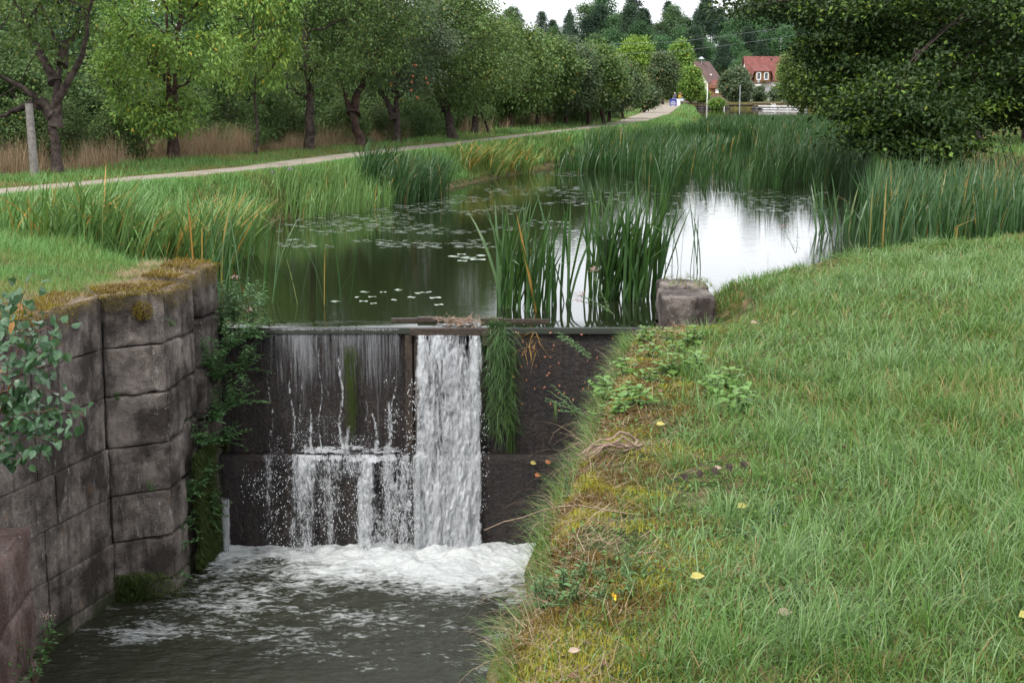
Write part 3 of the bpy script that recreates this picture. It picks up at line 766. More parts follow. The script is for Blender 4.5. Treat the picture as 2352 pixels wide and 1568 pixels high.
d1 = MB(); face_panel(d1, -3.2, -1.03, -1.5, -.012, 15.0, .5, 2, .028, 110, 90)
face_panel(d1, -1.03, -.27, -1.5, -.30, 15.06, .5, 12, .02, 40, 70)
face_panel(d1, -.27, 1.58, -1.5, -.004, 14.98, .5, 5, .035, 110, 90)
dam_part(d1, 'upper_face', M['dam'])
d2 = MB(); face_panel(d2, -3.25, 1.6, -3.0, -1.36, 14.84, .3, 9, .03, 180, 90)
dam_part(d2, 'lower_step', M['dam'])
d3 = MB()
for xx, ww in ((-1.105, .075), (-1.02, .05)):
    face_panel(d3, xx-ww/2, xx+ww/2, -1.4, -.02, 14.95 if ww > .06 else 14.97, .06, int(ww*1000), .01, 8, 60)
dam_part(d3, 'timber_post', M['old_wood'])
d4 = MB(); box(d4, (-.60, 15.0, -.035), (.98, .16, .075), .0)
box(d4, (-.25, 14.97, -.12), (.13, .07, .12))
dam_part(d4, 'sluice_beam', M['old_wood'], 'dark wet beam over the opening', False)

# planks, sticks and flotsam resting behind the beam
pl = MB(); box(pl, (-.95, 15.42, .02), (.75, .07, .035), .02); box(pl, (-.93, 15.36, .035), (.2, .09, .05), 0)
tag(pl.build('driftwood_plank', M['old_wood']), 'wet brown plank floating left of the sluice beam', 'plank')
pl = MB(); box(pl, (.05, 15.36, .02), (.72, .06, .035), -.04); box(pl, (-.22, 15.33, .03), (.24, .10, .05), .02)
tag(pl.build('driftwood_plank', M['old_wood']), 'brown plank floating between the sluice beam and the right reeds', 'plank')
fl = MB()
for k in range(90):
    c = np.array([rng.normal(-.55, .16), 15.2+rng.normal(0, .09), .01+abs(rng.normal(0, .02))])
    a = rng.uniform(0, 2*pi); l = rng.uniform(.06, .22)
    tube(fl, curve_pts(c, c+np.array([cos(a)*l, sin(a)*l*.5, rng.uniform(-.01, .07)]), (0, 0, rng.uniform(0, .04)), 4), [.005, .004, .004, .002], 4)
tag(fl.build('driftwood_debris', M['twig']), 'tangle of dry stalks washed up on the sluice beam', 'debris', kind='stuff')

# ------------------------------------------------------------ falling water
def sheet(mb, x0, x1, z0, z1, nx, nz, fy, fm, fx=None):
    X, Zm = np.meshgrid(np.linspace(x0, x1, nx), np.linspace(z0, z1, nz), indexing='ij')
    X2 = X if fx is None else fx(X, Zm)
    V = np.stack([X2, fy(X, Zm), Zm], -1).reshape(-1, 3)
    i = np.arange(nx-1)[:,None]*nz; j = np.arange(nz-1)[None]
    F = np.stack([i+j, i+j+nz, i+j+nz+1, i+j+1], -1).reshape(-1, 4)
    mb.add(V, F, np.asarray(fm(X, Zm)).ravel())
wf = empty('waterfall', (-.66, 14.75, LZ))
def wpart(mb, name, mat):
    o = mb.build(name, mat, wf, smoothf=True); o.location = tuple(-np.array(wf.location)); return o
for k in range(2):
    mb = MB()
    def fy(X, Zm, k=k):
        s = np.clip((-.07-Zm)/2.3, 0, 1)
        return 14.93 - .20*np.sqrt(s) - .03*k + .055*(.3+s)*(fbm(X*13, Zm*3.2, 0, 50+k, 4)-.5)*2 + .03*(fbm(X*40, Zm*14, 0, 60+k, 2)-.5)
    def fm(X, Zm, k=k):
        e = np.minimum(X+1.055, -.285-X)
        edge = smooth(-.02, .07, e + .06*(fbm(X*3, Zm*6, 0, 70+k, 3)-.5))
        top = 1-.16*smooth(-.18, -.07, Zm)
        return (.515 + .06*smooth(-.3, -1.9, Zm) - .045*k + .50*(fbm(X*8, Zm*1.1, 0, 80+k, 3)-.5))*edge*top
    def fx(X, Zm):
        return X + (X+.67)*.02*smooth(-.3, -2.2, Zm) - .03*smooth(-.2, -2.3, Zm)
    sheet(mb, -1.075, -.265, LZ-.02, -.065, 110, 260, fy, fm, fx)
    wpart(mb, 'water_sheet', M['fall'])
tag(wf, 'wide white curtain of water pouring from under the sluice beam', 'waterfall')

def streams(defs, X, Zm):
    m = np.zeros_like(X)
    for (x, z0, z1, w, a, dx) in defs:
        s = np.clip((z0-Zm)/(z0-z1+1e-6), 0, 1)
        cx_ = x + dx*s + .02*np.sin(Zm*9+x*30)
        m = np.maximum(m, a*np.exp(-((X-cx_)/(w*(.6+.8*s)))**2)*(Zm < z0)*(Zm > z1)*smooth(0, .15, s))
    return m
def px2x(px): return (px-CX)*15/3200.0
UP = [(px2x(740), -.05, -1.38, .012, .50, -.02), (px2x(748), -.35, -.72, .03, .40, .02), (px2x(785), -.15, -1.38, .035, .52, .0), (px2x(775), -.05, -.8, .008, .42, .02),
      (px2x(622), -.35, -1.38, .04, .44, .02), (px2x(670), -.42, -1.3, .03, .46, .03), (px2x(690), -.42, -1.38, .03, .42, .04), (px2x(710), -.8, -1.4, .035, .50, .05),
      (px2x(913), -.35, -1.4, .025, .50, -.12), (px2x(902), -.7, -1.4, .05, .50, -.06), (px2x(855), -.85, -1.4, .04, .50, .06), (px2x(840), -.75, -1.0, .03, .42, .0), (px2x(800), -1.0, -1.4, .05, .48, 0)]
fm_ = MB()
sheet(fm_, -2.82, -1.13, -1.38, -.0, 200, 160, lambda X, Zm: 14.95 - .02*np.clip(-Zm, 0, 1.4) + .012*(fbm(X*30, Zm*2, 0, 5, 2)-.5),
      lambda X, Zm: .56*smooth(-.75, -.0, Zm)**.7*smooth(-2.82, -2.5, X)*(.72+.5*fbm(X*4, Zm*.6, 0, 91, 2)) * smooth(-1.13, -1.22, X) + .30*(smooth(-2.8, -2.4, X)*smooth(-.1, -.75, Zm)))
cas = empty('cascade', (-2.0, 14.9, LZ))
def cpart(mb, name, mat):
    o = mb.build(name, mat, cas, smoothf=True); o.location = tuple(-np.array(cas.location)); return o
cpart(fm_, 'water_film', M['film'])
st = MB()
sheet(st, -2.9, -1.12, -1.40, -.02, 260, 260, lambda X, Zm: 14.93 - .03*np.clip(-Zm, 0, 1.4) + .02*(fbm(X*20, Zm*6, 0, 15, 3)-.5),
      lambda X, Zm: streams(UP, X, Zm) + .12*smooth(-1.15, -1.38, Zm)*smooth(-2.6, -2.2, X))
cpart(st, 'trickle', M['lace'])
def lowmask(X, Zm): return lowmask0(X, Zm) - .035
def lowmask0(X, Zm):
    px = X*3200/15.0 + CX
    s = np.clip((-1.34-Zm)/1.04, 0, 1)
    def g(c, w, a, z0=-1.3, z1=-2.5): return a*np.exp(-((px-c)/w)**2)*(Zm < z0)*(Zm > z1)
    m = g(705+25*0, 62, .62) * (1-.30*s)
    m = np.maximum(m, g(765-45*1, 34, .60)*(1-.25*s))
    m = np.maximum(m, g(760, 28, .50)*1)
    m = np.maximum(m, g(845, 30, .64)*(1-.06*s))
    m = np.maximum(m, g(832, 16, .66)*smooth(0, .3, s))
    m = np.maximum(m, g(895, 38, .56)*(1-.08*s))
    m = np.maximum(m, g(622, 26, .50)*(1-.2*s))
    m = np.maximum(m, g(930, 40, .53))
    m = np.maximum(m, g(960, 26, .55))
    m = np.maximum(m, .46*smooth(590, 680, px)*smooth(990, 940, px)*(.75+.5*fbm(X*5, Zm*2.2, 0, 19, 3)))
    rim = .60*np.exp(-((Zm+1.40-.05*fbm(X*5, X*0, 0, 4, 3))/.07)**2)*smooth(600, 700, px)*smooth(960, 900, px)*(.55+.8*fbm(X*7, Zm*6, 0, 5, 2))
    dark = g(795, 22, .12)*smooth(-1.38, -1.6, Zm) + g(735, 12, .08)*smooth(-1.4, -1.8, Zm)
    return np.maximum(m, rim) - dark
lo = MB()
for k in range(2):
    sheet(lo, -2.95, -.98, LZ-.02, -1.33, 300, 220, lambda X, Zm, k=k: 14.76 - .04*k - .10*np.sqrt(np.clip((-1.33-Zm)/1.0, 0, 1)) + .05*(fbm(X*12, Zm*9, 0, 25+k, 3)-.5),
          lambda X, Zm, k=k: lowmask(X, Zm) - .03*k)
X, Yg = np.meshgrid(np.linspace(-2.75, -1.05, 160), np.linspace(14.72, 14.98, 26), indexing='ij')
Vt = np.stack([X, Yg, -1.325+.05*fbm(X*14, Yg*20, 0, 6, 3)], -1).reshape(-1, 3)
i = np.arange(159)[:,None]*26; j = np.arange(25)[None]
lo.add(Vt, np.stack([i+j, i+j+26, i+j+27, i+j+1], -1).reshape(-1, 4), (.46*smooth(-2.6, -2.2, X)*smooth(-1.05, -1.25, X)*(.5+fbm(X*6, Yg*6, 0, 3, 2))+.03).ravel())
cpart(lo, 'splash_water', M['lace'])
sf = MB()
sheet(sf, -3.17, -3.0, LZ-.02, -1.72, 30, 90, lambda X, Zm: 14.72 + .03*fbm(X*20, Zm*6, 0, 8, 3) - .06*np.clip(-1.72-Zm, 0, 1),
      lambda X, Zm: .62*smooth(-3.17, -3.13, X)*smooth(-2.99, -3.05, X)*smooth(-1.70, -1.85, Zm))
cpart(sf, 'side_trickle', M['fall'])
tag(cas, 'thin cascade trickling over the dam and splashing off its dark lower step', 'cascade')

def drops(mb, C, R, el=1.8):
    n = len(C)
    o = np.array([[1,0,0],[-1,0,0],[0,1,0],[0,-1,0],[0,0,1],[0,0,-1]], float)
    V = C[:,None] + o[None]*np.stack([R, R, R*el], 1)[:,None]
    f = np.array([[0,2,4],[2,1,4],[1,3,4],[3,0,4],[2,0,5],[1,2,5],[3,1,5],[0,3,5]])
    mb.add(V.reshape(-1, 3), (f[None]+(np.arange(n)*6)[:,None,None]).reshape(-1, 3))
dr = MB()
def dz(n, x0, x1, zlo, zhi, y0, y1, r0, r1, el):
    C = np.stack([rng.uniform(x0, x1, n), rng.uniform(y0, y1, n), zlo+(zhi-zlo)*rng.random(n)], 1)
    keep = fbm(C[:,0]*6, C[:,2]*3, 0, 77, 3) > .45
    C = C[keep]; drops(dr, C, r0+(r1-r0)*rng.random(len(C))**3, el)
dz(2600, -2.85, -1.0, LZ, -1.35, 14.45, 14.74, .0015, .006, 2.4)
dz(1400, -2.7, -1.1, -1.42, -1.12, 14.6, 14.93, .0015, .005, 1.5)
dz(900, -2.3, -1.5, -1.3, -.9, 14.6, 14.9, .001, .0035, 1.3)
dz(1300, -1.35, -.95, -2.3, -.5, 14.55, 14.8, .0015, .006, 2.4)
dz(500, -.38, -.24, LZ, -.3, 14.6, 14.85, .0015, .005, 2.5)
dz(1500, -3.1, .5, LZ+.0, LZ+.10, 14.2, 14.8, .0015, .006, 1.3)
tag(dr.build('spray', M['drop']), 'loose drops of spray flying in front of the dam', 'spray', kind='stuff')
# ------------------------------------------------------------ grass
def on_path(x, y, m=0.0): return (np.abs(x-PX(y)) < pwid(y)/2 + m) & (y > 17)
def right_grass():
    mb = MB(); moss = MB(); thatch = MB()
    yb = np.concatenate([np.arange(3.6, 21.5, .3)])
    for y0 in yb:
        w = .385*y0 + 1.4 - float(XR(y0)) + .5
        if w <= 0: continue
        rho = 6400*(5/max(y0, 4.5))**1.35
        n = int(w*.3*rho)
        x = float(XR(y0)) + rng.uniform(-.05, w, n); y = y0 + rng.uniform(0, .3, n)
        u = x - XR(y)
        # mossy, nearly bare areas close to the coping
        pn = fbm(x*1.3, y*1.3, 0, 41, 3); pn2 = fbm(x*4, y*4, 0, 43, 3)
        bare = np.clip(smooth(1.0, .12, u + .8*(pn-.5)), 0, 1)*smooth(.38, .56, pn + .20) 
        bare = np.maximum(bare, smooth(.62, .70, pn)*smooth(2.2, .6, u)*.8)*smooth(15.2, 14.2, y)
        stone = (y > 14.95) & (x < 2.14) & (y < 16.4)
        keep = (rng.random(n) > bare*.93) & (Z(x, y) > -.04) & ~stone & (u > -.04)
        x, y, u, pn, pn2 = x[keep], y[keep], u[keep], pn[keep], pn2[keep]; n = len(x)
        tall = (.25 + .6*fbm(x*.8, y*.8, 0, 60, 2) + .55*smooth(.2, 2.2, u) + .9*(pn2-.5)) * (1-.6*smooth(11.5, 13, y)*smooth(1.4, .8, u))
        H = np.clip(rng.gamma(4, .024, n)*tall, .02, .24)
        far = (y/5)**.55
        W = rng.uniform(.003, .0085, n)*far
        pl_ = fbm(x*.55, y*.55, 0, 59, 3)
        t = np.clip(.22+.9*(pl_-.5)+.30*smooth(.25, .62, pn2) + .12*smooth(.3, 2.5, u) + rng.normal(0, .24, n), 0.10, 1)
        t = np.where(rng.random(n) < .035 + .10*smooth(1.2, 0, u), rng.uniform(0, .1, n), t)
        az = 2*pi*fbm(x*1.6, y*1.6, 0, 45, 2)*1.6 + rng.normal(0, 1.7, n)
        blades(mb, np.stack([x, y, Z(x, y)-.008], 1), H, W, az, np.abs(rng.normal(.1, .32, n)), rng.gamma(2.6, .62, n), 5 if y0 < 9 else 4, t)
    # soft broad tussocks of longer grass
    for k in range(260):
        y0 = 4.6 + 15*rng.random()**1.3; x0 = float(XR(y0)) + rng.uniform(.5, .385*y0+1.4-float(XR(y0)) if .385*y0+1.4 > XR(y0)+.6 else .8)
        if Z(x0, y0) < .2: continue
        n = rng.integers(25, 60)
        x = x0+rng.normal(0, .05, n); y = y0+rng.normal(0, .05, n)
        az = np.arctan2(y-y0, x-x0)+rng.normal(0, .4, n)
        blades(mb, np.stack([x, y, Z(x, y)-.01], 1), rng.uniform(.12, .27, n), rng.uniform(.003, .0065, n)*(y0/5)**.4, az, rng.uniform(.1, .5, n), rng.uniform(.3, 1.7, n), 5, np.clip(rng.normal(rng.uniform(.4, .95), .1, n), 0, 1))
    n = 420; x = rng.uniform(1.72, 2.2, n); y = rng.uniform(15.25, 16.2, n); kk = fbm(x*5, y*5, 0, 63, 2) > .47; x, y = x[kk], y[kk]; n = len(x)
    blades(mb, np.stack([x, y, np.full(n, .385)], 1), rng.uniform(.03, .11, n), .006, rng.uniform(0, 6.28, n), rng.uniform(0, .7, n), rng.uniform(.3, 1.6, n), 4, np.where(rng.random(n) < .5, rng.uniform(0, .2, n), rng.uniform(.3, .8, n)))
    n = 9000; x = rng.uniform(1.95, 3.6, n); y = rng.uniform(15.3, 18.6, n); zz = Z(x, y); kk = (zz > -.02) & (x-XR(y) > -.02) & (x-XR(y) < .9); x, y = x[kk], y[kk]; n = len(x)
    blades(mb, np.stack([x, y, Z(x, y)-.01], 1), rng.uniform(.05, .16, n), .009, rng.uniform(0, 6.28, n), rng.uniform(0, .6, n), rng.uniform(.2, 1.5, n), 4, np.where(rng.random(n) < .12, rng.uniform(0, .2, n), rng.uniform(.3, .8, n)))
    # clover and other small broad leaves in the sward
    n = 26000; y = 4.0 + 16*rng.random(n)**1.2; x = XR(y) + rng.random(n)*(.385*y+1.4-XR(y)); kk = (fbm(x*1.9, y*1.9, 0, 53, 3) > .52) & (Z(x, y) > .2); x, y = x[kk], y[kk]; n = len(x)
    d = rng.normal(0, 1, (n, 3)); d[:,2] = np.abs(d[:,2])*.3; nr = rng.normal(0, .35, (n, 3)); nr[:,2] += 1
    leaves(mb, np.stack([x, y, Z(x, y)+rng.uniform(.005, .07, n)], 1), d, nr, rng.uniform(.012, .028, n)*(y/5)**.5, rng.uniform(.008, .016, n)*(y/5)**.5, np.clip(rng.normal(.5, .18, n), .2, 1))
    # moss cushions
    n = 110000
    y = 4.4 + 10.4*rng.random(n)**1.3; x = XR(y) + rng.uniform(-.06, 1.1, n)
    u = x - XR(y); pn = fbm(x*1.3, y*1.3, 0, 41, 3)
    b = np.clip(smooth(1.0, .12, u + .8*(pn-.5)), 0, 1)*smooth(.38, .56, pn+.20)
    kk = rng.random(n) < b*smooth(.35, .6, fbm(x*2.2, y*2.2, 0, 47, 3)+.12); x, y = x[kk], y[kk]; n = len(x)
    tm = np.clip(.1+1.1*smooth(.3, .72, fbm(x*3, y*3, 0, 49, 3)) + rng.normal(0, .14, n), 0, 1)
    blades(moss, np.stack([x, y, Z(x, y)-.004+.03*fbm(x*8, y*8, 0, 51, 2)], 1), rng.uniform(.012, .03, n), rng.uniform(.004, .008, n)*(y/5)**.5, rng.uniform(0, 2*pi, n), rng.uniform(0, .6, n), rng.uniform(0, 1, n), 2, tm)
    # dry straw lying over and hanging off the edge
    n = 9000
    y = 4.0 + 11*rng.random(n)**1.2; u = np.abs(rng.normal(0, .28, n))-.03; kk = (fbm(y*2.3, u*2, 0, 57, 3) > .46) | (u > .12); y, u = y[kk], u[kk]; n = len(y); x = XR(y)+u
    hang = u < .08
    az = np.where(hang, pi + rng.normal(0, .7, n), rng.uniform(0, 2*pi, n))
    blades(thatch, np.stack([x, y, Z(x, y)+rng.uniform(0, .03, n)], 1), np.where(hang, rng.gamma(3, .045, n), rng.uniform(.05, .2, n)), rng.uniform(.0018, .0035, n)*(y/5)**.5,
           az, np.where(hang, rng.uniform(.7, 1.4, n), rng.uniform(1.1, 1.7, n)), np.where(hang, rng.uniform(.8, 1.9, n), rng.uniform(-.3, .5, n)), 5, np.clip(rng.normal(.5, .25, n), 0, 1))
    n = 4200                                                # green blades leaning out over the edge
    y = 4.0 + 11*rng.random(n); x = XR(y)+rng.uniform(-.02, .08, n)
    blades(mb, np.stack([x, y, Z(x, y)-.01], 1), rng.uniform(.08, .24, n), rng.uniform(.0025, .0045, n)*(y/5)**.5, pi+rng.normal(0, .8, n), rng.uniform(.2, .9, n), rng.uniform(.3, 1.6, n), 5, np.clip(rng.normal(.5, .2, n), 0, 1))
    tag(mb.build('grass', M['grass']), 'lush green grass on the right bank beside the weir', 'grass', kind='stuff')
    tag(moss.build('moss', M['moss']), 'yellow green moss cushions along the edge of the right bank', 'moss', kind='stuff')
    tag(thatch.build('dry_grass', M['dry']), 'bleached straw matted along the edge of the right bank', 'dry grass', kind='stuff')
right_grass()

def left_grass():
    mb = MB(); moss = MB(); straw = MB()
    def patch(n, y0, y1, fx, hmin, hmax, wid, tint, dens=None, pth=.0):
        y = rng.uniform(y0, y1, n); x = fx(y, rng.random(n))
        k = ~on_path(x, y, pth) & (Z(x, y, False) > .10)
        x, y = x[k], y[k]; m = len(x)
        pn = fbm(x*.8, y*.8, 0, 61, 3)
        hs = .42+.8*smooth(.1, 1.3, np.abs(x-PX(y))-pwid(y)/2)
        blades(mb, np.stack([x, y, Z(x, y)-.01], 1), rng.uniform(hmin, hmax, m)*(.6+.8*pn)*np.where(y > 17, hs, 1), rng.uniform(.8, 1.3, m)*wid, rng.uniform(0, 2*pi, m), rng.uniform(0, .5, m), rng.uniform(0, 1.3, m), 3, np.clip(tint+.9*(pn-.5)+rng.normal(0, .14, m), 0, 1))
    patch(46000, 11.4, 17.0, lambda y, r: XL(y)-.22-r*4.4, .04, .11, .006, .42)
    patch(60000, 16.0, 24.5, lambda y, r: XL(y)-.2-r*(XL(y)-PX(y)+1.2), .08, .22, .010, .58)
    patch(52000, 24.0, 50, lambda y, r: XL(y)-.2-r*(XL(y)-PX(y)-.2), .08, .22, .016, .55)
    patch(30000, 45, 110, lambda y, r: XL(y)-.1-r*(XL(y)-PX(y)), .15, .35, .04, .55)
    patch(34000, 20, 60, lambda y, r: PX(y)-.55-r*2.6, .05, .16, .016, .42)
    patch(16000, 55, 130, lambda y, r: PX(y)-.6-r*5, .1, .25, .05, .42)
    patch(9000, 120, 245, lambda y, r: PX(y)+1.5+r*9, .2, .4, .12, .5)
    patch(9000, 110, 245, lambda y, r: PX(y)-1.8-r*9, .2, .4, .12, .45)
    # right-hand shore beyond the reeds, under the beech
    patch(22000, 27, 70, lambda y, r: XR(y)+.2+r*12, .08, .25, .03, .5)
    patch(14000, 70, 235, lambda y, r: XR(y)+.2+r*22, .2, .45, .12, .35)
    tag(mb.build('grass', M['grass_left']), 'mown green grass on the left bank, both sides of the towpath', 'grass', kind='stuff')
    # moss fringe hanging over the wall top
    segs = [(LF[1], LF[4], 15000), (LF[4], LF[5], 4500), (LF[5], LF[6], 7500)]
    for a, b, n in segs:
        n0 = n
        a, b = np.array(a), np.array(b); t = (b-a)/np.linalg.norm(b-a); nn = np.array([-t[1], t[0]])
        s = rng.random(n); d = rng.uniform(-.015, .42, n)
        P = a[None]+(b-a)[None]*s[:,None] + nn[None]*d[:,None]
        pn = fbm(P[:,0]*3, P[:,1]*3, 0, 71, 3)
        hang = d < .06
        k = (pn > .40) | (d > .18)
        P, d, hang, pn, s = P[k], d[k], hang[k], pn[k], s[k]; m = len(P)
        outaz = math.atan2(-nn[1], -nn[0])
        z = .60 + .02*smooth(.1, .35, d) + (np.where(s > .64, .10, np.where(s > .32, .06, 0)) if n == 7500 else 0) - np.where(hang, rng.random(m)**2*.22*smooth(.42, .62, pn), 0) + .03*(pn-.5)
        P2 = P - nn[None]*np.where(hang, .035, 0)[:,None]
        blades(moss, np.stack([P2[:,0], P2[:,1], z], 1), rng.uniform(.018, .05, m), rng.uniform(.006, .012, m), np.where(hang, outaz+rng.normal(0, .8, m), rng.uniform(0, 6.28, m)),
               np.where(hang, rng.uniform(.5, 1.5, m), rng.uniform(0, .7, m)), np.where(hang, rng.uniform(.5, 1.6, m), .6), 2, np.clip(.05+.8*fbm(P[:,0]*5, P[:,1]*5, z*5, 73, 3)+rng.normal(0, .12, m), 0, 1))
        m = n0//4; s = rng.random(m)*(.86 if n0 == 7500 else 1); d = rng.uniform(.0, .7, m)
        P = a[None]+(b-a)[None]*s[:,None] + nn[None]*d[:,None]; hang = d < .08
        blades(straw, np.stack([P[:,0], P[:,1], .61 + 0*s + (np.where(s > .64, .10, np.where(s > .32, .06, 0)) if n0 == 7500 else 0)], 1), rng.uniform(.05, .16, m), .004, np.where(hang, outaz+rng.normal(0, .6, m), rng.uniform(0, 6.28, m)), rng.uniform(.8, 1.5, m), np.where(hang, rng.uniform(.6, 1.8, m), .2), 4, np.clip(rng.normal(.45, .22, m), 0, 1))
    # a round cushion on the face of the corner pier
    n = 900; c0 = np.array(PD(328, 712, 13.30)); a = rng.uniform(0, 2*pi, n); r = np.sqrt(rng.random(n))*.095
    P = c0 + np.stack([np.cos(a)*r, np.sin(a)*0 + .03*(1-(r/.095)**2)*-1, np.sin(a)*r], 1)
    blades(moss, P, rng.uniform(.02, .04, n), .009, -pi/2+rng.normal(0, .8, n), rng.uniform(.9, 1.9, n), .8, 2, np.clip(rng.normal(.35, .2, n), 0, 1))
    # green algae curtain low on the last column by the dam
    moss2 = moss; moss = MB()
    n = 16000; s = rng.random(n); z = LZ + rng.random(n)**1.1*1.25
    P = np.array(LF[5])[None]+(np.array(LF[6])-np.array(LF[5]))[None]*(.35+.65*s)[:,None]
    kp = fbm(s*6, z*2, 0, 79, 3) > .42; P, z = P[kp], z[kp]; m = len(z)
    blades(moss, np.stack([P[:,0]+rng.uniform(0, .05, m), P[:,1], z], 1), rng.uniform(.03, .09, m), .008, rng.normal(0, .5, m), rng.uniform(1.5, 2.6, m), .7, 2, np.clip(rng.normal(.72, .15, m), 0, 1))
    n = 5000; P0 = np.array(PD(300, 1385, 13.22)); P = P0 + np.stack([rng.normal(0, .22, n), rng.uniform(-.10, .05, n), rng.uniform(-.02, .32, n)], 1)
    blades(moss, P, rng.uniform(.02, .06, n), .010, -pi/2+rng.normal(0, 1, n), rng.uniform(1, 2.2, n), .8, 2, np.clip(rng.normal(.7, .2, n), 0, 1))
    tag(moss.build('moss', M['moss_dark']), 'dark green wet moss at the foot of the corner pier and beside the dam', 'moss', kind='stuff')
    moss = moss2
    tag(moss.build('moss', M['moss']), 'ochre and olive moss draped over the top of the left lock wall', 'moss', kind='stuff')
    # dry brown grass between the orchard trees
    n = 34000; y = rng.uniform(20, 52, n); x = PX(y) - 3.3 + (y-22)*.02 - np.abs(rng.normal(0, 1.0, n))
    pn = fbm(x*.5, y*.5, 0, 81, 3)+.10*smooth(40, 26, y); k = pn > .50; x, y, pn = x[k], y[k], pn[k]; n = len(x)
    blades(straw, np.stack([x, y, Z(x, y)], 1), rng.uniform(.2, .75, n)*(.2+1.1*smooth(.48, .68, pn)), rng.uniform(.006, .013, n), rng.uniform(0, 6.28, n), rng.uniform(0, .35, n), rng.uniform(0, .9, n), 3, np.clip(rng.normal(.40, .2, n), 0, 1))
    n = 5000; y = rng.uniform(52, 105, n); x = PX(y) - 2.8 - np.abs(rng.normal(0, 1.0, n))
    k = fbm(x*.4, y*.4, 0, 83, 3) > .55; x, y = x[k], y[k]; n = len(x)
    blades(straw, np.stack([x, y, Z(x, y)], 1), rng.uniform(.3, .9, n), .025, rng.uniform(0, 6.28, n), rng.uniform(0, .35, n), rng.uniform(0, .9, n), 3, np.clip(rng.normal(.4, .2, n), 0, 1))
    n = 3000; y = rng.uniform(120, 243, n); x = PX(y) - 2.6 - np.abs(rng.normal(0, 2.0, n))
    blades(straw, np.stack([x, y, Z(x, y)], 1), rng.uniform(.3, .9, n), .09, rng.uniform(0, 6.28, n), .2, .6, 3, np.clip(rng.normal(.5, .2, n), 0, 1))
    tag(straw.build('dry_grass', M['dry']), 'tall brown dry grass under the orchard trees and on the wall top', 'dry grass', kind='stuff')
left_grass()

# ------------------------------------------------------------ reeds
def reed_set(mb, cx, cy, n, rx, ry, h0, h1, w0, w1, lean_az, lean, bend, tint, tsd=.2, dead=.05, clump=True, zb=None):
    if clump: r = np.sqrt(rng.random(n)); a = rng.uniform(0, 2*pi, n); x = cx+np.cos(a)*r*rx; y = cy+np.sin(a)*r*ry
    else: x, y = cx, cy; n = len(x)
    z = np.clip(Z(x, y, False)-.02, -.05, .35) if zb is None else np.full(n, zb)
    t = np.clip(rng.normal(tint, tsd, n), .13, 1); t = np.where(rng.random(n) < dead, rng.uniform(0, .12, n), t)
    az = lean_az + rng.normal(0, 1.2, n)
    H = rng.uniform(h0, h1, n)
    kink = None
    k = rng.random(n) < .12
    seg = 6
    blades(mb, np.stack([x, y, z], 1)[~k], H[~k], rng.uniform(w0, w1, n)[~k], az[~k], np.abs(rng.normal(lean, .09, n))[~k], np.abs(rng.normal(bend, .25, n))[~k], seg, t[~k], twist=rng.uniform(-1.4, 1.4, (~k).sum()), reed=True)
    m = int(k.sum())
    if m: blades(mb, np.stack([x, y, z], 1)[k], H[k], rng.uniform(w0, w1, n)[k], az[k], np.abs(rng.normal(lean, .1, n))[k], .1, 8, t[k], twist=rng.uniform(-1.4, 1.4, m), kink=(rng.uniform(.5, .8), rng.uniform(1.2, 1.9)), reed=True)
def reed_thing(pts, lbl, mat='reed', **kw):
    if mat == 'reed_light' or kw.get('tint') == .851:
        if mat == 'reed': kw['tint'] = .62
        pts = [(a, b, int(c*1.7), d, e) for a, b, c, d, e in pts]; kw['w0'] *= .75; kw['w1'] *= .75
    mb = MB(); first = pts[0]
    for (cx_, cy_, n, rx, ry) in pts: reed_set(mb, cx_, cy_, n, rx, ry, **kw)
    return tag(mb.build('reed_clump', M[mat], loc=(first[0], first[1], 0)), lbl, 'reeds', 'reed clumps in the canal')
def gz(px, py): q = G(px, py, 0); return q[0], q[1]
def cl(px, py, n, rx, ry): a, b = gz(px, py); return (a, b, n, rx, ry)
reed_thing([cl(1175, 708, 40, .17, .14), cl(1235, 716, 34, .16, .12), cl(1150, 700, 10, .06, .10), cl(1290, 700, 12, .12, .2)], 'dark green reed clump standing just behind the middle of the dam', h0=.85, h1=1.45, w0=.022, w1=.038, lean_az=.3, lean=.13, bend=.14, tint=.3, dead=.02)
reed_thing([cl(1395, 685, 62, .17, .16), cl(1455, 690, 66, .17, .16), cl(1500, 680, 16, .08, .15), cl(1352, 690, 8, .07, .1)], 'dense dark reed clump between the middle reeds and the grey stone block', h0=.95, h1=1.62, w0=.024, w1=.042, lean_az=.5, lean=.15, bend=.16, tint=.28, dead=.02)
reed_thing([cl(1590, 625, 7, .2, .2), cl(1545, 610, 5, .2, .3)], 'few thin reeds rising behind the grey stone block', h0=.7, h1=1.35, w0=.010, w1=.018, lean_az=.3, lean=.06, bend=.12, tint=.4)
reed_thing([cl(615, 700, 8, .10, .12), cl(680, 700, 4, .12, .1), cl(735, 705, 5, .10, .1), cl(790, 700, 3, .15, .1), cl(560, 690, 5, .1, .1)], 'sparse thin reeds standing in shallow water behind the left end of the dam', h0=.7, h1=1.4, w0=.010, w1=.018, lean_az=.5, lean=.14, bend=.1, tint=.5, dead=.08)
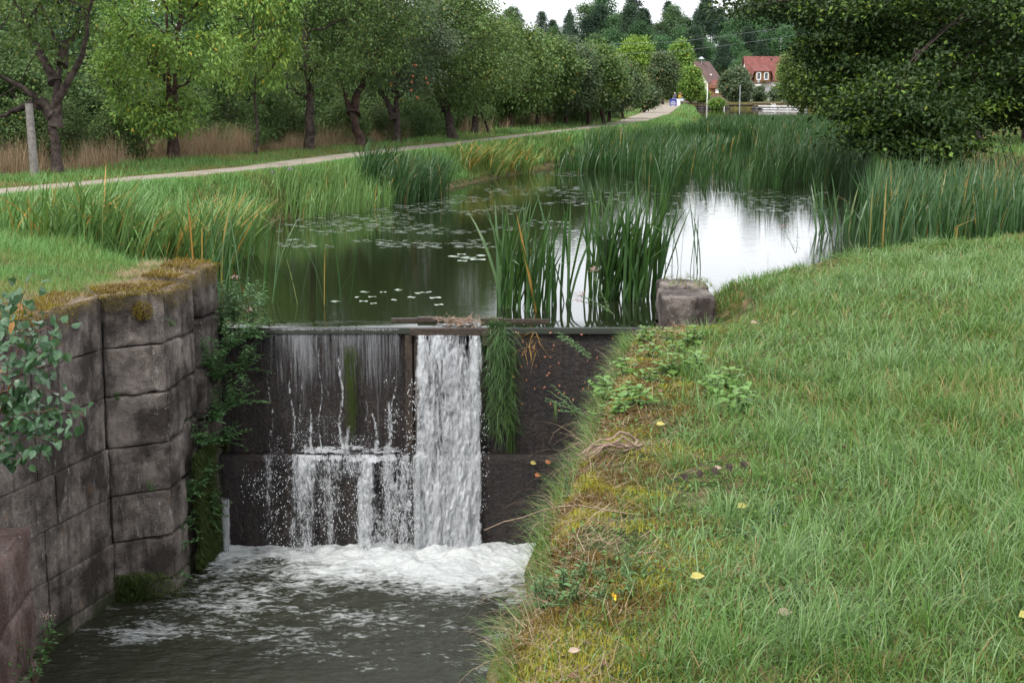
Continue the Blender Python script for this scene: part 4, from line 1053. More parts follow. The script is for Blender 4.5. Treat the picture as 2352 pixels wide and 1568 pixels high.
# left bank, leaning out over the water
reed_thing([(-6.9, 19.6, 60, .7, .5), (-6.0, 19.3, 120, .6, .45), (-5.3, 19.4, 200, .6, .5), (-4.8, 19.9, 260, .55, .55), (-4.5, 20.8, 260, .5, .6), (-4.45, 21.9, 200, .5, .6)],
           'big light green reed clump with orange blades, leaning out behind the left lock wall', 'reed_light', h0=.65, h1=1.3, w0=.019, w1=.034, lean_az=-.1, lean=.32, bend=.55, tint=.72, dead=.08)
reed_thing([(-4.05, 18.7, 24, .25, .5), (-3.7, 17.9, 9, .15, .4), (-3.55, 16.9, 6, .12, .3)], 'upright dark reeds at the near edge of the big left reed clump', h0=.8, h1=1.4, w0=.014, w1=.024, lean_az=.2, lean=.10, bend=.2, tint=.5, dead=.06)
reed_thing([cl(680, 497, 190, .7, .9), cl(760, 487, 260, .8, 1.0), cl(830, 475, 200, .7, 1.0)], 'short green reeds at the left shore in front of the taller tussock', 'reed_light', h0=.4, h1=.82, w0=.016, w1=.022, lean_az=-.3, lean=.10, bend=.3, tint=.85, dead=.01)
reed_thing([cl(890, 462, 300, .7, 1.0), cl(950, 455, 320, .7, 1.2), cl(985, 448, 160, .5, 1.2)], 'tall blue green reed tussock on the left shore', h0=.8, h1=1.3, w0=.018, w1=.03, lean_az=-.1, lean=.20, bend=.55, tint=.851, dead=.03)
reed_thing([cl(1060, 412, 300, .5, 1.3), cl(1125, 404, 340, .5, 1.5), cl(1190, 396, 200, .5, 1.5)], 'yellow green reed tussock arching over the water beyond the tall blue green one', 'reed_light', h0=.55, h1=1.0, w0=.022, w1=.034, lean_az=0, lean=.36, bend=.85, tint=.5, dead=.12)
reed_thing([cl(1240, 366, 260, 1.2, 2.5), cl(1300, 350, 260, 1.3, 3.0), cl(1345, 330, 220, 1.3, 4.0)], 'low pale reed fringe along the left shore near the big reed bed', 'reed_light', h0=.5, h1=.8, w0=.028, w1=.045, lean_az=0, lean=.22, bend=.6, tint=.5, dead=.08)
reed_thing([(-7.9, 18.6, 70, .6, .4)], 'small dark reed tuft at the far left end of the bank', h0=.5, h1=.95, w0=.012, w1=.02, lean_az=.2, lean=.3, bend=.4, tint=.55, dead=.12)

def reed_bed():
    mb = MB()
    def poly_pts(n, f):
        xs, ys = f(n); return xs, ys
    # front arc of the great bed in the middle of the canal
    n = 6600; px = rng.uniform(1345, 1985, n)
    front = 385 + 45*smooth(1345, 1520, px) + 6*np.sin(px*.03) + 8*np.sin(px*.071)
    py = front - rng.random(n)**1.4*48
    P = np.array([G(a, b, 0) for a, b in zip(px, py)])
    kk = fbm(P[:,0]*.9, P[:,1]*.7, 0, 95, 2) > .33; P = P[kk]
    P = P[fbm(P[:,0]*2.2, P[:,1]*1.2, 0, 96, 2) > .36]
    gap = np.abs(P[:,0]-PXo(P[:,1])-.1) < 1.0; Q = P[gap & (rng.random(len(P)) < .35)]; P = P[~gap]
    reed_set(mb, Q[:,0], Q[:,1], len(Q), 0, 0, .5, 1.05, .012, .024, .2, .12, .42, .5, dead=.02, clump=False, zb=-.05)
    reed_set(mb, P[:,0], P[:,1], len(P), 0, 0, .8, 1.65, .012, .026, .2, .12, .42, .5, dead=.02, clump=False, zb=-.05)
    # behind a strip of open water, the bed fills the canal to its far end
    n = 34000; y = 60 + (112-60)*rng.random(n)**1.1; t = rng.random(n)
    x = XL(y)+.3 + t*(XR(y)-XL(y)-.6)
    open_ = ((np.abs((x-PXo(y))/(.030*y)) < 1) & (y < 74)) | (fbm(x*.5, y*.25, 0, 97, 2) < .33)
    x, y = x[~open_], y[~open_]; n = len(x)
    z = np.full(n, -.05); tt = np.clip(rng.normal(.5, .2, n), .13, 1); tt = np.where(rng.random(n) < .015, .05, tt)
    blades(mb, np.stack([x, y, z], 1), rng.uniform(.85, 1.35, n)*(1-.12*smooth(85, 110, y)), .008+.00045*y*rng.uniform(.6, 1.2, n), rng.uniform(0, 6.28, n), np.abs(rng.normal(.1, .08, n)), np.abs(rng.normal(.35, .25, n)), 4, tt, twist=rng.uniform(-1.4, 1.4, n), reed=True)
    n = 2600; y = rng.uniform(46, 64, n); x = XL(y)+.3+rng.random(n)*4.2
    reed_set(mb, x, y, n, 0, 0, .6, 1.05, .03, .05, .1, .12, .4, .6, clump=False, zb=-.05)
    tag(mb.build('reeds', M['reed']), 'great dark green reed bed filling the far canal', 'reeds', kind='stuff')
def PXo(y): return (1640-CX)/3267.0*y
reed_bed()
def right_reeds():
    mb = MB()
    n = 1500; y = rng.uniform(22.6, 29, n); x = XR(y) - .2 - rng.random(n)*2.2 + (y-22)*.1
    x = np.where(rng.random(n) < .35, XR(y)-rng.random(n)*3.4, x)
    k = (Z(x, y, False) < .25) & (x > 5.6); reed_set(mb, x[k], y[k], k.sum(), 0, 0, .7, 1.3, .014, .028, .5, .10, .3, .62, dead=.05, clump=False)
    n = 1700; px = rng.uniform(1990, 2420, n); py = rng.uniform(505, 560, n); P = np.array([G(a, b, .0) for a, b in zip(px, py)])
    reed_set(mb, P[:,0], P[:,1], n, 0, 0, .7, 1.45, .012, .026, .5, .08, .28, .68, dead=.08, clump=False, zb=0)
    n = 60; px = rng.uniform(1870, 1995, n); py = rng.uniform(520, 556, n); P = np.array([G(a, b, .0) for a, b in zip(px, py)])
    reed_set(mb, P[:,0], P[:,1], n, 0, 0, .6, 1.3, .018, .03, 1.2, .2, .25, .55, dead=.06, clump=False, zb=-.05)
    n = 1400; y = rng.uniform(29, 58, n); x = XR(y)-rng.random(n)*3.6; k = (x/y*3267+CX < 2130) | (rng.random(n) < .12); x, y = x[k], y[k]; n = len(x)
    reed_set(mb, x, y, n, 0, 0, .8, 1.7, .02, .035, pi, .16, .5, .35, dead=.08, clump=False)
    tag(mb.build('reeds', M['reed']), 'broad reed belt along the right shore below the beech', 'reeds', kind='stuff')
right_reeds()
mb = MB()
P = [G(a, b, 1.0) for a, b in zip(rng.uniform(1590, 1800, 1500), rng.uniform(227, 234.5, 1500))]
P = np.array([q for q in P if 258 < q[1] < 330])
blades(mb, P, rng.uniform(.5, 1.1, len(P)), .15, rng.uniform(0, 6, len(P)), .1, .3, 3, np.clip(rng.normal(.75, .15, len(P)), .1, 1), reed=True)
tag(mb.build('reeds', M['reed_light']), 'pale strip of reeds in the upper reach above the far lock', 'reeds', kind='stuff')

# lily pads and floating scraps
def pad_mesh():
    mb = MB(); n = 14; a = np.linspace(.25, 2*pi-.25, n)
    V = np.concatenate([[[0,0,.004]], np.stack([np.cos(a), np.sin(a), np.full(n, .006)+.004*np.sin(3*a)], 1)])
    f = np.stack([np.zeros(n-1, int), np.arange(1, n), np.arange(2, n+1)], 1); mb.add(V, f, .5); return mb
M['pad'] = plain('lily_pad', (.20,.25,.17), 0.18, 0.9, 0.2, 20)
pad = pad_mesh().build('lily_pad', M['pad'])
tag(pad, 'small round lily pad floating in the loose group behind the dam', 'lily pad', 'lily pads')
pads = [(770,694,26),(838,672,24),(856,683,20),(880,672,15),(915,667,24),(965,674,26),(1000,685,28),(945,684,20),(835,693,20),(858,698,16),(905,690,16),(820,684,14),(985,672,16),(1008,701,22)]
for k, (px, py, w) in enumerate(pads):
    o = pad if k == 0 else pad.copy()
    if k: scene.collection.objects.link(o)
    q = G(px, py, 0); s = w*.5*q[1]/3267
    o.location = (q[0], q[1], .003); o.scale = (s, s, 1); o.rotation_euler = (0, 0, rng.uniform(0, 6))
for k, (px, py, w) in enumerate([(1042,590,30),(1075,593,44),(1105,588,28),(1062,600,24),(1098,597,36),(1060,585,20)]):
    o = pad.copy(); scene.collection.objects.link(o); q = G(px, py, 0); s = w*.5*q[1]/3267
    o.location = (q[0], q[1], .003); o.scale = (s, s, 1); o.rotation_euler = (0, 0, rng.uniform(0, 6))
    tag(o, 'lily pad in the tight group farther out, left of the middle reeds')
mb = MB()
px = np.concatenate([rng.uniform(640, 1340, 3600), rng.uniform(1500, 1900, 500), rng.uniform(850, 1900, 500), rng.uniform(2000, 2160, 60)])
py = np.concatenate([395+175*rng.random(3600)**1.1, rng.uniform(440, 500, 500), rng.uniform(395, 470, 500), rng.uniform(430, 540, 60)])
for k, (a, b) in enumerate(zip(px, py)):
    if vnoise(a*.012, b*.09, 0, 5) < .48: continue
    q = G(a, b, 0)
    if Z(q[0], q[1], False) > -.2: continue
    r = rng.uniform(.010, .04)*(1+q[1]/60); m = 5; an = np.linspace(0, 2*pi, m, endpoint=False)+rng.uniform(0, 1)
    st_ = rng.uniform(.25, .9)
    V = np.stack([q[0]+np.cos(an)*r*1.6, q[1]+np.sin(an)*r*st_*1.6, np.full(m, .005)], 1)
    mb.add(V, [list(range(m))], .5)
M['scum'] = plain('floating_scrap', (.30,.33,.29), 0.15, 0.9, 0.15, 20)
tag(mb.build('floating_leaves', M['scum']), 'pale scraps of floating leaves scattered over the dark water', 'floating leaves', kind='stuff')

# ------------------------------------------------------------ trees
def crown_clumps(r, c, R, n, surf=.6):
    P = r.normal(0, 1, (n, 3)); P /= np.linalg.norm(P, axis=1, keepdims=True)
    rad = r.random(n)**(1/3*(1-surf)+.05)
    P = P*rad[:,None]*np.asarray(R) + np.asarray(c)
    return P
def clump_leaves(mb, r, C, rc, nl, L, W, tbase=.5, tsd=.16, flat=.65, droop=.4, shape=1, csd=.2):
    n = len(C)*nl
    c = np.repeat(C, nl, 0)
    rc = np.repeat(np.broadcast_to(rc, (len(C),)), nl)
    off = r.normal(0, .5, (n, 3))*rc[:,None]*np.array([1, 1, flat])
    p = c + off
    d = off/(rc[:,None]+1e-6) + r.normal(0, .7, (n, 3)); d[:,2] -= droop
    nr = r.normal(0, .36, (n, 3)) + .35*off/(rc[:,None]+1e-6); nr[:,2] += 1.0
    ct = np.repeat(r.normal(0, csd, len(C)), nl)
    t = np.clip(tbase + ct + r.normal(0, tsd, n), .06, 1); t = np.where(r.random(n) < .012, .01, t)
    leaves(mb, p, d, nr, r.uniform(.75, 1.25, n)*L, r.uniform(.75, 1.25, n)*W, t, 0, shape)
def grow_tree(name, base, H, R, seed, mleaf, mbark, trunk_h=.3, tr=.14, lean=(0, 0), ncl=80, nl=130, L=.11, W=.055, rc=.55, tint=.5, surf=.6, trunks=None, zc=None, low=None, loc0=True, droop=.4, nlimb=16, extra=None):
    """a tree standing at its base: trunk and limbs reaching into leaf clumps spread through the crown"""
    r = np.random.default_rng(seed); root = empty(name, base); tb = MB(); cb = MB()
    ztr = H*trunk_h
    cz = (H+ztr)/2 if zc is None else zc
    cen = np.array([lean[0], lean[1], cz]); Rz = (H-ztr)/2*1.08 if low is None else low
    C = crown_clumps(r, cen, (R, R, Rz), ncl, surf)
    C[:,:2] *= (1 - .28*np.clip((C[:,2]-cz)/Rz, 0, 1))[:,None]
    if extra is not None: C = np.concatenate([C, np.array(extra)])
    stems = trunks or [[(0, 0, -.15), (lean[0]*.25, lean[1]*.25, ztr*.55), (lean[0]*.5, lean[1]*.5, ztr), (lean[0]*.9, lean[1]*.9, cz), (lean[0], lean[1], H*.9)]]
    tips = []
    for sp in stems:
        sp = np.array([q[:3] for q in sp], float)
        n = 14; tt = np.linspace(0, 1, len(sp)); ti = np.linspace(0, 1, n)
        P = np.stack([np.interp(ti, tt, sp[:,k]) for k in range(3)], 1)
        P[1:-1] += r.normal(0, .02*H/6, (n-2, 3))
        sc = 1.0 if len(stems) < 3 else .75
        rad = tr*sc*(1-.86*ti**.9); rad[0] *= 1.35
        tube(tb, P, rad, 9); tips.append((P, rad))
    order = r.permutation(len(C))[:nlimb]
    limbs = []
    for k in order:
        P, rad = tips[r.integers(len(tips))]
        zt = min(C[k][2]*.72, P[-1][2]*.95); i0 = int(np.clip(np.searchsorted(P[:,2], max(zt, ztr*.8)), 2, len(P)-2))
        a = P[i0]; pts = curve_pts(a, C[k], (0, 0, r.uniform(-.05, .22)*np.linalg.norm(C[k]-a)*.5), 7, .03*np.linalg.norm(C[k]-a), r)
        tube(tb, pts, np.linspace(rad[i0]*.62, .012, 7), 6); limbs.append(pts)
    if limbs:
        A = np.concatenate(limbs)
        for k in range(len(C)):
            if k in order: continue
            j = np.argmin(np.linalg.norm(A-C[k], axis=1)); 
            tube(tb, curve_pts(A[j], C[k], (0, 0, .05), 4, .04, r), [.018, .014, .010, .005], 4, cap=False)
    clump_leaves(cb, r, C, r.uniform(.7, 1.2, len(C))*rc, nl, L, W, tint, droop=droop)
    tb.build('trunk', mbark, root, smoothf=True); cb.build('crown', mleaf, root)
    return root
def gb(px, py, z=.93):
    q = G(px, py, z); return (q[0], q[1], float(Z(q[0], q[1])))
def rel(base, pts, D=None):       # pixel outline of a stem -> points relative to its base, in the plane of the trunk
    D = D or base[1]
    return [tuple(np.array(PD(px, py, D+dd)) - np.array(base)) for px, py, dd in pts]
GR = 'row of orchard trees along the towpath'
# 1 dark forked cherry at the far left
b1 = gb(132, 393)
T = [rel(b1, [(132, 400, 0), (126, 330, 0), (118, 270, 0), (128, 205, 0), (140, 150, .1), (132, 95, .2), (105, 40, .4), (60, -40, .8)]),
     rel(b1, [(128, 290, 0), (132, 235, 0), (165, 165, -.2), (195, 105, -.5), (205, 50, -.7), (220, -60, -1)]),
     rel(b1, [(118, 262, 0), (92, 235, -.1), (60, 210, -.3), (10, 180, -.5), (-60, 150, -.9)]),
     rel(b1, [(100, 240, 0), (60, 240, .3), (20, 262, .5), (-40, 280, .9)]),
     rel(b1, [(140, 150, 0), (150, 110, .1), (180, 60, .3), (200, 0, .6)]),
     rel(b1, [(126, 190, 0), (95, 120, .3), (60, 60, .6), (20, -40, .9)])]
r = np.random.default_rng(5)
t1 = grow_tree('cherry_tree', b1, 6.4, 1.9, 11, M['leaf'], M['bark'], .36, .15, ncl=95, nl=120, L=.10, W=.055, rc=.5, trunks=T, nlimb=14, lean=(-.55, 0), surf=.5, tint=.38)
tag(t1, 'dark forked fruit tree with a thick bare trunk beside the concrete post, farthest left', 'tree', GR)
b = gb(398, 368)
t = grow_tree('plum_tree', b, 5.9, 1.55, 12, M['leaf_light'], M['bark_red'], .22, .10, ncl=125, nl=130, L=.12, W=.055, rc=.46, trunks=[[(-.05, 0, -.1), (-.07, 0, .8), (-.05, 0, 1.7), (-.02, 0, 3.2), (.05, 0, 5)], [(.07, .05, -.1), (.06, .05, .9), (.08, .05, 1.7), (.25, .1, 3.3), (.35, .1, 4.8)]],
              lean=(-.15, -.1), zc=3.25, low=2.7, extra=[tuple(np.array(PD(px, py, b[1]-.6))-np.array(b)) for px, py in ((270,215),(290,250),(310,280),(250,190),(285,150),(330,245),(345,275))])
tag(t, 'light green plum tree with a double trunk, second from the left', 'tree', GR)
b = gb(591, 353)
t = grow_tree('cherry_tree', b, 5.1, 1.05, 13, M['leaf_light'], M['bark'], .30, .05, ncl=66, nl=85, L=.15, W=.05, rc=.40, tint=.45, droop=1.2, extra=[(1.05,0,4.0),(1.3,0,4.1),(-.9,0,2.2),(.35,0,1.9),(-.5,0,1.8),(.9,0,3.7)])
tag(t, 'slim young cherry tree with drooping yellowish leaves and a thin straight trunk', 'tree', GR)
b = gb(715, 343)
t = grow_tree('apple_tree', b, 7.6, 2.3, 14, M['leaf'], M['bark'], .24, .17, ncl=150, nl=140, L=.11, W=.055, rc=.62, tint=.5, lean=(-.1, 0), nlimb=20)
tag(t, 'big dark apple tree behind the slim young cherry, its trunk dark and upright', 'tree', GR)
b = gb(828, 335)
t = grow_tree('apple_tree', b, 7.4, 2.2, 15, M['leaf'], M['bark_red'], .26, .17, ncl=150, nl=140, L=.11, W=.055, rc=.6, tint=.62, trunks=[rel(b, [(829, 342, 0), (822, 305, 0), (812, 270, 0), (800, 235, 0), (780, 180, .2), (740, 100, .4)]), rel(b, [(812, 262, 0), (818, 225, .2), (850, 160, .4), (880, 80, .6)])], lean=(-.3, 0), nlimb=20)
tag(t, 'apple tree on a reddish trunk that leans to the left', 'tree', GR)
b = gb(911, 326)
t = grow_tree('apple_tree', b, 5.7, 1.85, 16, M['leaf_grey'], M['bark'], .30, .15, ncl=120, nl=140, L=.11, W=.06, rc=.55, tint=.72, trunks=[rel(b, [(911, 330, 0), (912, 290, 0), (910, 240, 0), (912, 190, 0), (905, 120, .2)]), rel(b, [(906, 275, 0), (895, 245, .1), (880, 215, .3), (860, 160, .6)])])
frt = MB(); box(frt, (0, 0, 0), (.10, .10, .10)); fo = frt.build('fruit', plain('ripe_apple', (.42,.14,.06), .4, .5, .2, 20), t); fo.modifiers.new('round', 'SUBSURF').levels = 2; fo.modifiers['round'].render_levels = 2
for k in range(10):
    f2 = fo if k == 0 else fo.copy()
    if k: scene.collection.objects.link(f2)
    f2.location = tuple(np.array(PD(rng.uniform(885, 985), rng.uniform(130, 230), b[1]-1.6))-np.array(b))
tag(t, 'grey green apple tree bearing small reddish apples, middle of the row', 'tree', GR)
b = gb(1038, 318)
t = grow_tree('apple_tree', b, 5.3, 2.2, 17, M['leaf'], M['bark'], .26, .19, ncl=150, nl=140, L=.12, W=.06, rc=.65, tint=.45, trunks=[rel(b, [(1040, 322, 0), (1034, 285, 0), (1024, 245, 0), (1030, 190, .2), (1040, 100, .4), (1040, 40, .4)]), rel(b, [(1026, 250, 0), (1005, 225, .2), (985, 190, .4)])], lean=(.1, 0))
tag(t, 'tall dark apple tree with a thick crooked trunk, left of a pair of trunks', 'tree', GR)
b = gb(1089, 307)
t = grow_tree('apple_tree', b, 4.8, 2.0, 18, M['leaf'], M['bark'], .28, .16, ncl=130, nl=140, L=.12, W=.06, rc=.62, tint=.6, lean=(.2, 0))
tag(t, 'dense apple tree directly left of the small leaning stem', 'tree', GR)
b = gb(1124, 306)
t = grow_tree('plum_tree', b, 2.6, .55, 19, M['leaf_grey'], M['bark'], .5, .07, ncl=12, nl=90, L=.12, W=.06, rc=.35, trunks=[rel(b, [(1126, 310, 0), (1118, 290, 0), (1108, 268, 0), (1098, 240, 0)])], lean=(-.5, 0), nlimb=4)
tag(t, 'small stunted tree whose bare stem leans left beside the towpath', 'tree', GR)
rows = [(1172, 296, 5.9, 1.9, 'leaf', .5, 'thin dark trunk, first after the stunted leaning tree', (0, 0)),
        (1234, 291, 5.9, 2.0, 'leaf', .6, 'broad crown over a low fork, eleventh along the row', (.2, 0)),
        (1300, 288, 5.2, 1.9, 'leaf_grey', .6, 'greyish crown nearly hiding its trunk', (-.1, 0)),
        (1352, 285, 6.1, 2.2, 'leaf', .4, 'straight reddish trunk showing under a dark crown', (0, 0)),
        (1392, 283, 5.4, 2.1, 'leaf', .5, 'reddish trunk leaning left, last before the thicket corner', (-.8, 0)),
        (1400, 279, 5.6, 2.3, 'leaf_grey', .4, 'low dark crown reaching the ground near the path bend', (0, 0)),
        (1432, 272, 5.2, 2.2, 'leaf', .55, 'bushy crown at the path bend beside the barrier', (-.4, 0))]
tops = (62, 78, 98, 100, 122, 135, 158)
for k, (px, py, H, R, mk, tn, txt, ln) in enumerate(rows):
    b = gb(px, py); H = (CAMZ+(HOR-tops[k])/3267*b[1]-b[2])*.97; R = R*(.95 if k < 3 else .85)
    t = grow_tree('apple_tree', b, H, R, 30+k, M[mk], M['bark_red'], .24, .13, ncl=105, nl=115, L=.17, W=.09, rc=.6, tint=tn, lean=ln)
    tag(t, 'orchard tree with ' + txt, 'tree', GR)
b = gb(1480, 258); t = grow_tree('lime_tree', b, b[1]*.0175, b[1]*.0085, 41, M['leaf_grey'], M['bark'], .30, .13, ncl=70, nl=110, L=.26, W=.14, rc=.55, tint=.5)
tag(t, 'small round tree on a short stem beside the red and white barrier', 'tree', GR)
b = gb(1522, 240); H = CAMZ+(HOR-126)/3267*b[1]-b[2]; t = grow_tree('maple_tree', b, H, H*.29, 42, M['leaf_grey'], M['bark_red'], .22, .25, ncl=110, nl=100, L=.38, W=.22, rc=.8, tint=.35)
tag(t, 'dark full tree beside the far end of the path, left of the cyclists', 'tree')
def fartree(name, px, D, top, wpx, mk, label, seed, trunk_h=.15, mb_='bark', tint=.5, base=1.0, squash=None):
    X = (px-CX)/3267*D; ztop = CAMZ + (HOR-top)/3267*D; b = (X, D, float(Z(X, D))); H = ztop-b[2]; R = wpx/2/3267*D
    t = grow_tree(name, b, H, R, seed, M[mk], M[mb_], trunk_h, .022*H+.08, ncl=170, nl=110, L=D*.0018, W=D*.001, rc=R*.30, tint=tint, nlimb=12)
    return tag(t, label, 'tree')
fartree('lime_tree', 1458, 250, 95, 100, 'leaf_bright', 'bright yellow green tree with a rounded top, beyond the row of orchard trees', 51)
fartree('lime_tree', 1552, 262, 100, 66, 'leaf_light', 'tall light green tree between the bright rounded one and the brown roofed house', 52, tint=.75)
fartree('ash_tree', 1581, 250, 160, 50, 'leaf_light', 'lower light green tree in front of the brown roofed house', 53, tint=.55)
fartree('maple_tree', 1538, 258, 172, 40, 'leaf_bright', 'small yellowing tree above the cyclists', 54, tint=.1)
fartree('hawthorn_tree', 1682, 278, 162, 66, 'leaf_grey', 'round green tree standing between the two red roofed houses', 55, tint=.75)
fartree('hazel_tree', 1808, 262, 120, 54, 'leaf_light', 'pale green tree covering the right end of the big red roof', 56, tint=.5)
fartree('walnut_tree', 1835, 215, 100, 100, 'leaf', 'darker tree beneath the tip of the beech, at the right end of the far lock', 57, tint=.3)
for k, (px, D, w, top, lb) in enumerate([(1735, 290, 36, 203, 'low bush in front of the white house wall'), (1776, 285, 36, 200, 'dense low bush right of the white sign'), (1700, 285, 30, 200, 'small bush at the foot of the round green tree'),
                                       (1604, 262, 34, 210, 'flowering shrub behind the wooden railing'), (1640, 252, 30, 226, 'bright green weed bush growing by the far left lock wall')]):
    X = (px-CX)/3267*D; ztop = CAMZ+(HOR-top)/3267*D; bz = float(Z(X, D)); 
    if lb.startswith('bright'): D = 246; X = (1640-CX)/3267*D; ztop = 1.7; bz = .2
    t = grow_tree('bush', (X, D, bz), ztop-bz, w/2/3267*D, 65+k, M['leaf_light' if k > 2 else 'leaf_grey'], M['bark'], .05, .06, ncl=36, nl=90, L=.42, W=.24, rc=w/2/3267*D*.42, tint=.6, nlimb=6)
    tag(t, lb, 'bush')

# shrubs of the thicket behind the row: three kinds, each copied
protos = []
for k, (H, R, mk) in enumerate([(3.0, 1.6, 'leaf_bush'), (3.9, 1.9, 'leaf_bush'), (2.3, 1.5, 'leaf_bush')]):
    protos.append(grow_tree('thicket_shrub', (0, 0, -50), H, R, 80+k, M[mk], M['bark'], .04, .05, ncl=85, nl=110, L=.12, W=.07, rc=.5, tint=.5, nlimb=12, low=H*.52, surf=.45))
GT = 'shrubs of the thicket behind the orchard trees'
r = np.random.default_rng(77); nsh = 0
TY, TX = poly([(-17.5, 18, 0)] + [tuple(q) for q in (b1, gb(398, 368), gb(715, 343), gb(1038, 318), gb(1234, 291), gb(1392, 283), gb(1468, 271))])
used = [False]*3
for lane, (off, sc0) in enumerate([(1.7, .55), (3.2, .85), (5.4, 1.15)]):
    y = 24.0
    while y < 100:
        x = float(np.interp(y, TY, TX)) - off - r.uniform(-.3, .5)
        k = int(r.integers(3)); s = sc0*r.uniform(.8, 1.15)
        if not (lane == 0 and r.random() < .35):
            o = protos[k] if not used[k] else copy_tree(protos[k]); used[k] = True
            o.location = (x, y, float(Z(x, y))-.15); o.rotation_euler = (0, 0, r.uniform(0, 6.28)); o.scale = (s, s, s*r.uniform(.85, 1.15))
            tag(o, 'leafy green shrub in the thicket behind the orchard trees', 'shrub', GT); nsh += 1
        y += r.uniform(1.4, 2.1)*(1+.012*(y-24))*(1+.3*lane)
for k in range(3):
    if not used[k]: copy = protos[k]; copy.location = (-20, 40+k, 0); tag(copy, 'leafy green shrub in the thicket behind the orchard trees', 'shrub', GT)

# wood behind the thicket and on the hill
wood = []
for k, (H, R, mk, th) in enumerate([(11, 3.4, 'leaf_wood', .2), (13, 3.0, 'leaf_wood', .25), (9, 3.6, 'leaf_wood', .12)]):
    wood.append(grow_tree('oak_tree', (0, 0, -50), H, R, 90+k, M[mk], M['bark'], th, .22, ncl=120, nl=75, L=.30, W=.2, rc=1.15, tint=.5, nlimb=12))
def pine(seed, H):
    r = np.random.default_rng(seed); root = empty('pine_tree', (0, 0, -50)); tb = MB(); cb = MB()
    tube(tb, [(0,0,-.3),(.05,0,H*.4),(-.05,.05,H*.75),(0,0,H*.97)], [.22,.17,.1,.03], 8)
    C = []
    for k in range(34):
        h = H*(.5+.5*k/34); R = (1-((h/H-.5)/.5)**1.6)*2.6*(.6+.4*r.random())+.3; a = k*2.4+r.uniform(-.4, .4)
        tip = np.array([cos(a)*R, sin(a)*R, h+.25*R*r.uniform(-.2, .8)]); tube(tb, curve_pts((0,0,h-.3), tip, (0,0,.1), 5, .05, r), [.06,.045,.03,.02,.01], 5)
        C += [tip, tip*np.array([.6,.6,1])+np.array([0,0,.15])]
    for k in range(5):
        h = H*r.uniform(.25, .5); a = r.uniform(0, 6.3); tube(tb, [(0,0,h),(cos(a)*.9, sin(a)*.9, h+.1)], [.04,.01], 4)
    clump_leaves(cb, r, np.array(C), .95, 110, .42, .13, .5, flat=.5, droop=-.2)
    tb.build('trunk', M['bark_pine'], root, smoothf=True); cb.build('crown', M['needle'], root); return root
def spruce(seed, H):
    r = np.random.default_rng(seed); root = empty('spruce_tree', (0, 0, -50)); tb = MB(); cb = MB()
    tube(tb, [(0,0,-.3),(0,0,H*.5),(0,0,H*.99)], [.2,.11,.015], 8); C = []
    for k in range(90):
        f = (k/90)**.9; h = H*(.08+.9*f); R = (1-f)*H*.19+.12; a = k*2.4
        for q in (.4, .75, 1.0): C.append((cos(a)*R*q, sin(a)*R*q, h-.35*R*q))
    clump_leaves(cb, r, np.array(C), .55, 34, .35, .08, .5, flat=.5, droop=.5)
    tb.build('trunk', M['bark'], root, smoothf=True); cb.build('crown', M['needle'], root); return root
pines = [pine(101, 15), pine(102, 13)]; spr = spruce(103, 17)
GW = 'trees of the wooded hillside'; usedw = {}
def place(proto, x, y, s, label, grp, cat='tree', sz=None):
    key = proto.name
    o = proto if key not in usedw else copy_tree(proto); usedw[key] = 1
    o.location = (x, y, float(Z(x, y))-.2); o.rotation_euler = (0, 0, rng.uniform(0, 6.28)); o.scale = (s, s, sz or s)
    tag(o, label, cat, grp); return o
for rowy, sc in ((346, .85), (358, 1.0), (372, 1.12), (390, 1.28), (410, 1.42)):
    x = -55.0 + rng.uniform(0, 3)
    while x < 165:
        k = rng.random()
        frac = .30 if x > 20 else .12
        p = pines[int(rng.integers(2))] if k < frac else wood[int(rng.integers(3))]
        s = sc*rng.uniform(.8, 1.15)*(.98 if k < frac else 1.0)*(.80 if x < 18 else 1.0)
        place(p, x, rowy+rng.uniform(-6, 6), s, 'pine tree on the wooded hillside behind the houses' if k < frac else 'leafy tree on the wooded hillside behind the houses', GW)
        x += rng.uniform(3.2, 5.2)*(1.5 if x > 110 or x < -30 else 1)
def tallpx(proto, Hp, px, D, top, label):
    X = (px-CX)/3267*D; z0 = float(Z(X, D)); s = (CAMZ+(HOR-top)/3267*D - z0)/Hp; o = place(proto, X, D, s*.8, label, None, sz=s); return o
for px, top, lb in ((1525, 12, 'tallest pine standing clear above the hillside wood'), (1622, 24, 'dark pine tip poking above the wood right of the tallest pine'), (1478, 36, 'dark pine tip above the wood left of the tallest pine'),
                    (1415, 42, 'low pine tip above the wood, left end of the skyline pines'), (1590, 34, 'pine top just above the skyline beside the power lines')):
    tallpx(pines[0], 15, px, 420, top, lb)
tallpx(pines[1], 13, 1652, 345, 95, 'pine with a bare reddish trunk between the two houses')
o = tallpx(spr, 17, 1305, 230, 20, 'dark pointed spruce rising behind the orchard row'); o.scale = (o.scale[0]*.8, o.scale[1]*.8, o.scale[2])
GL = 'trees of the wood behind the thicket'
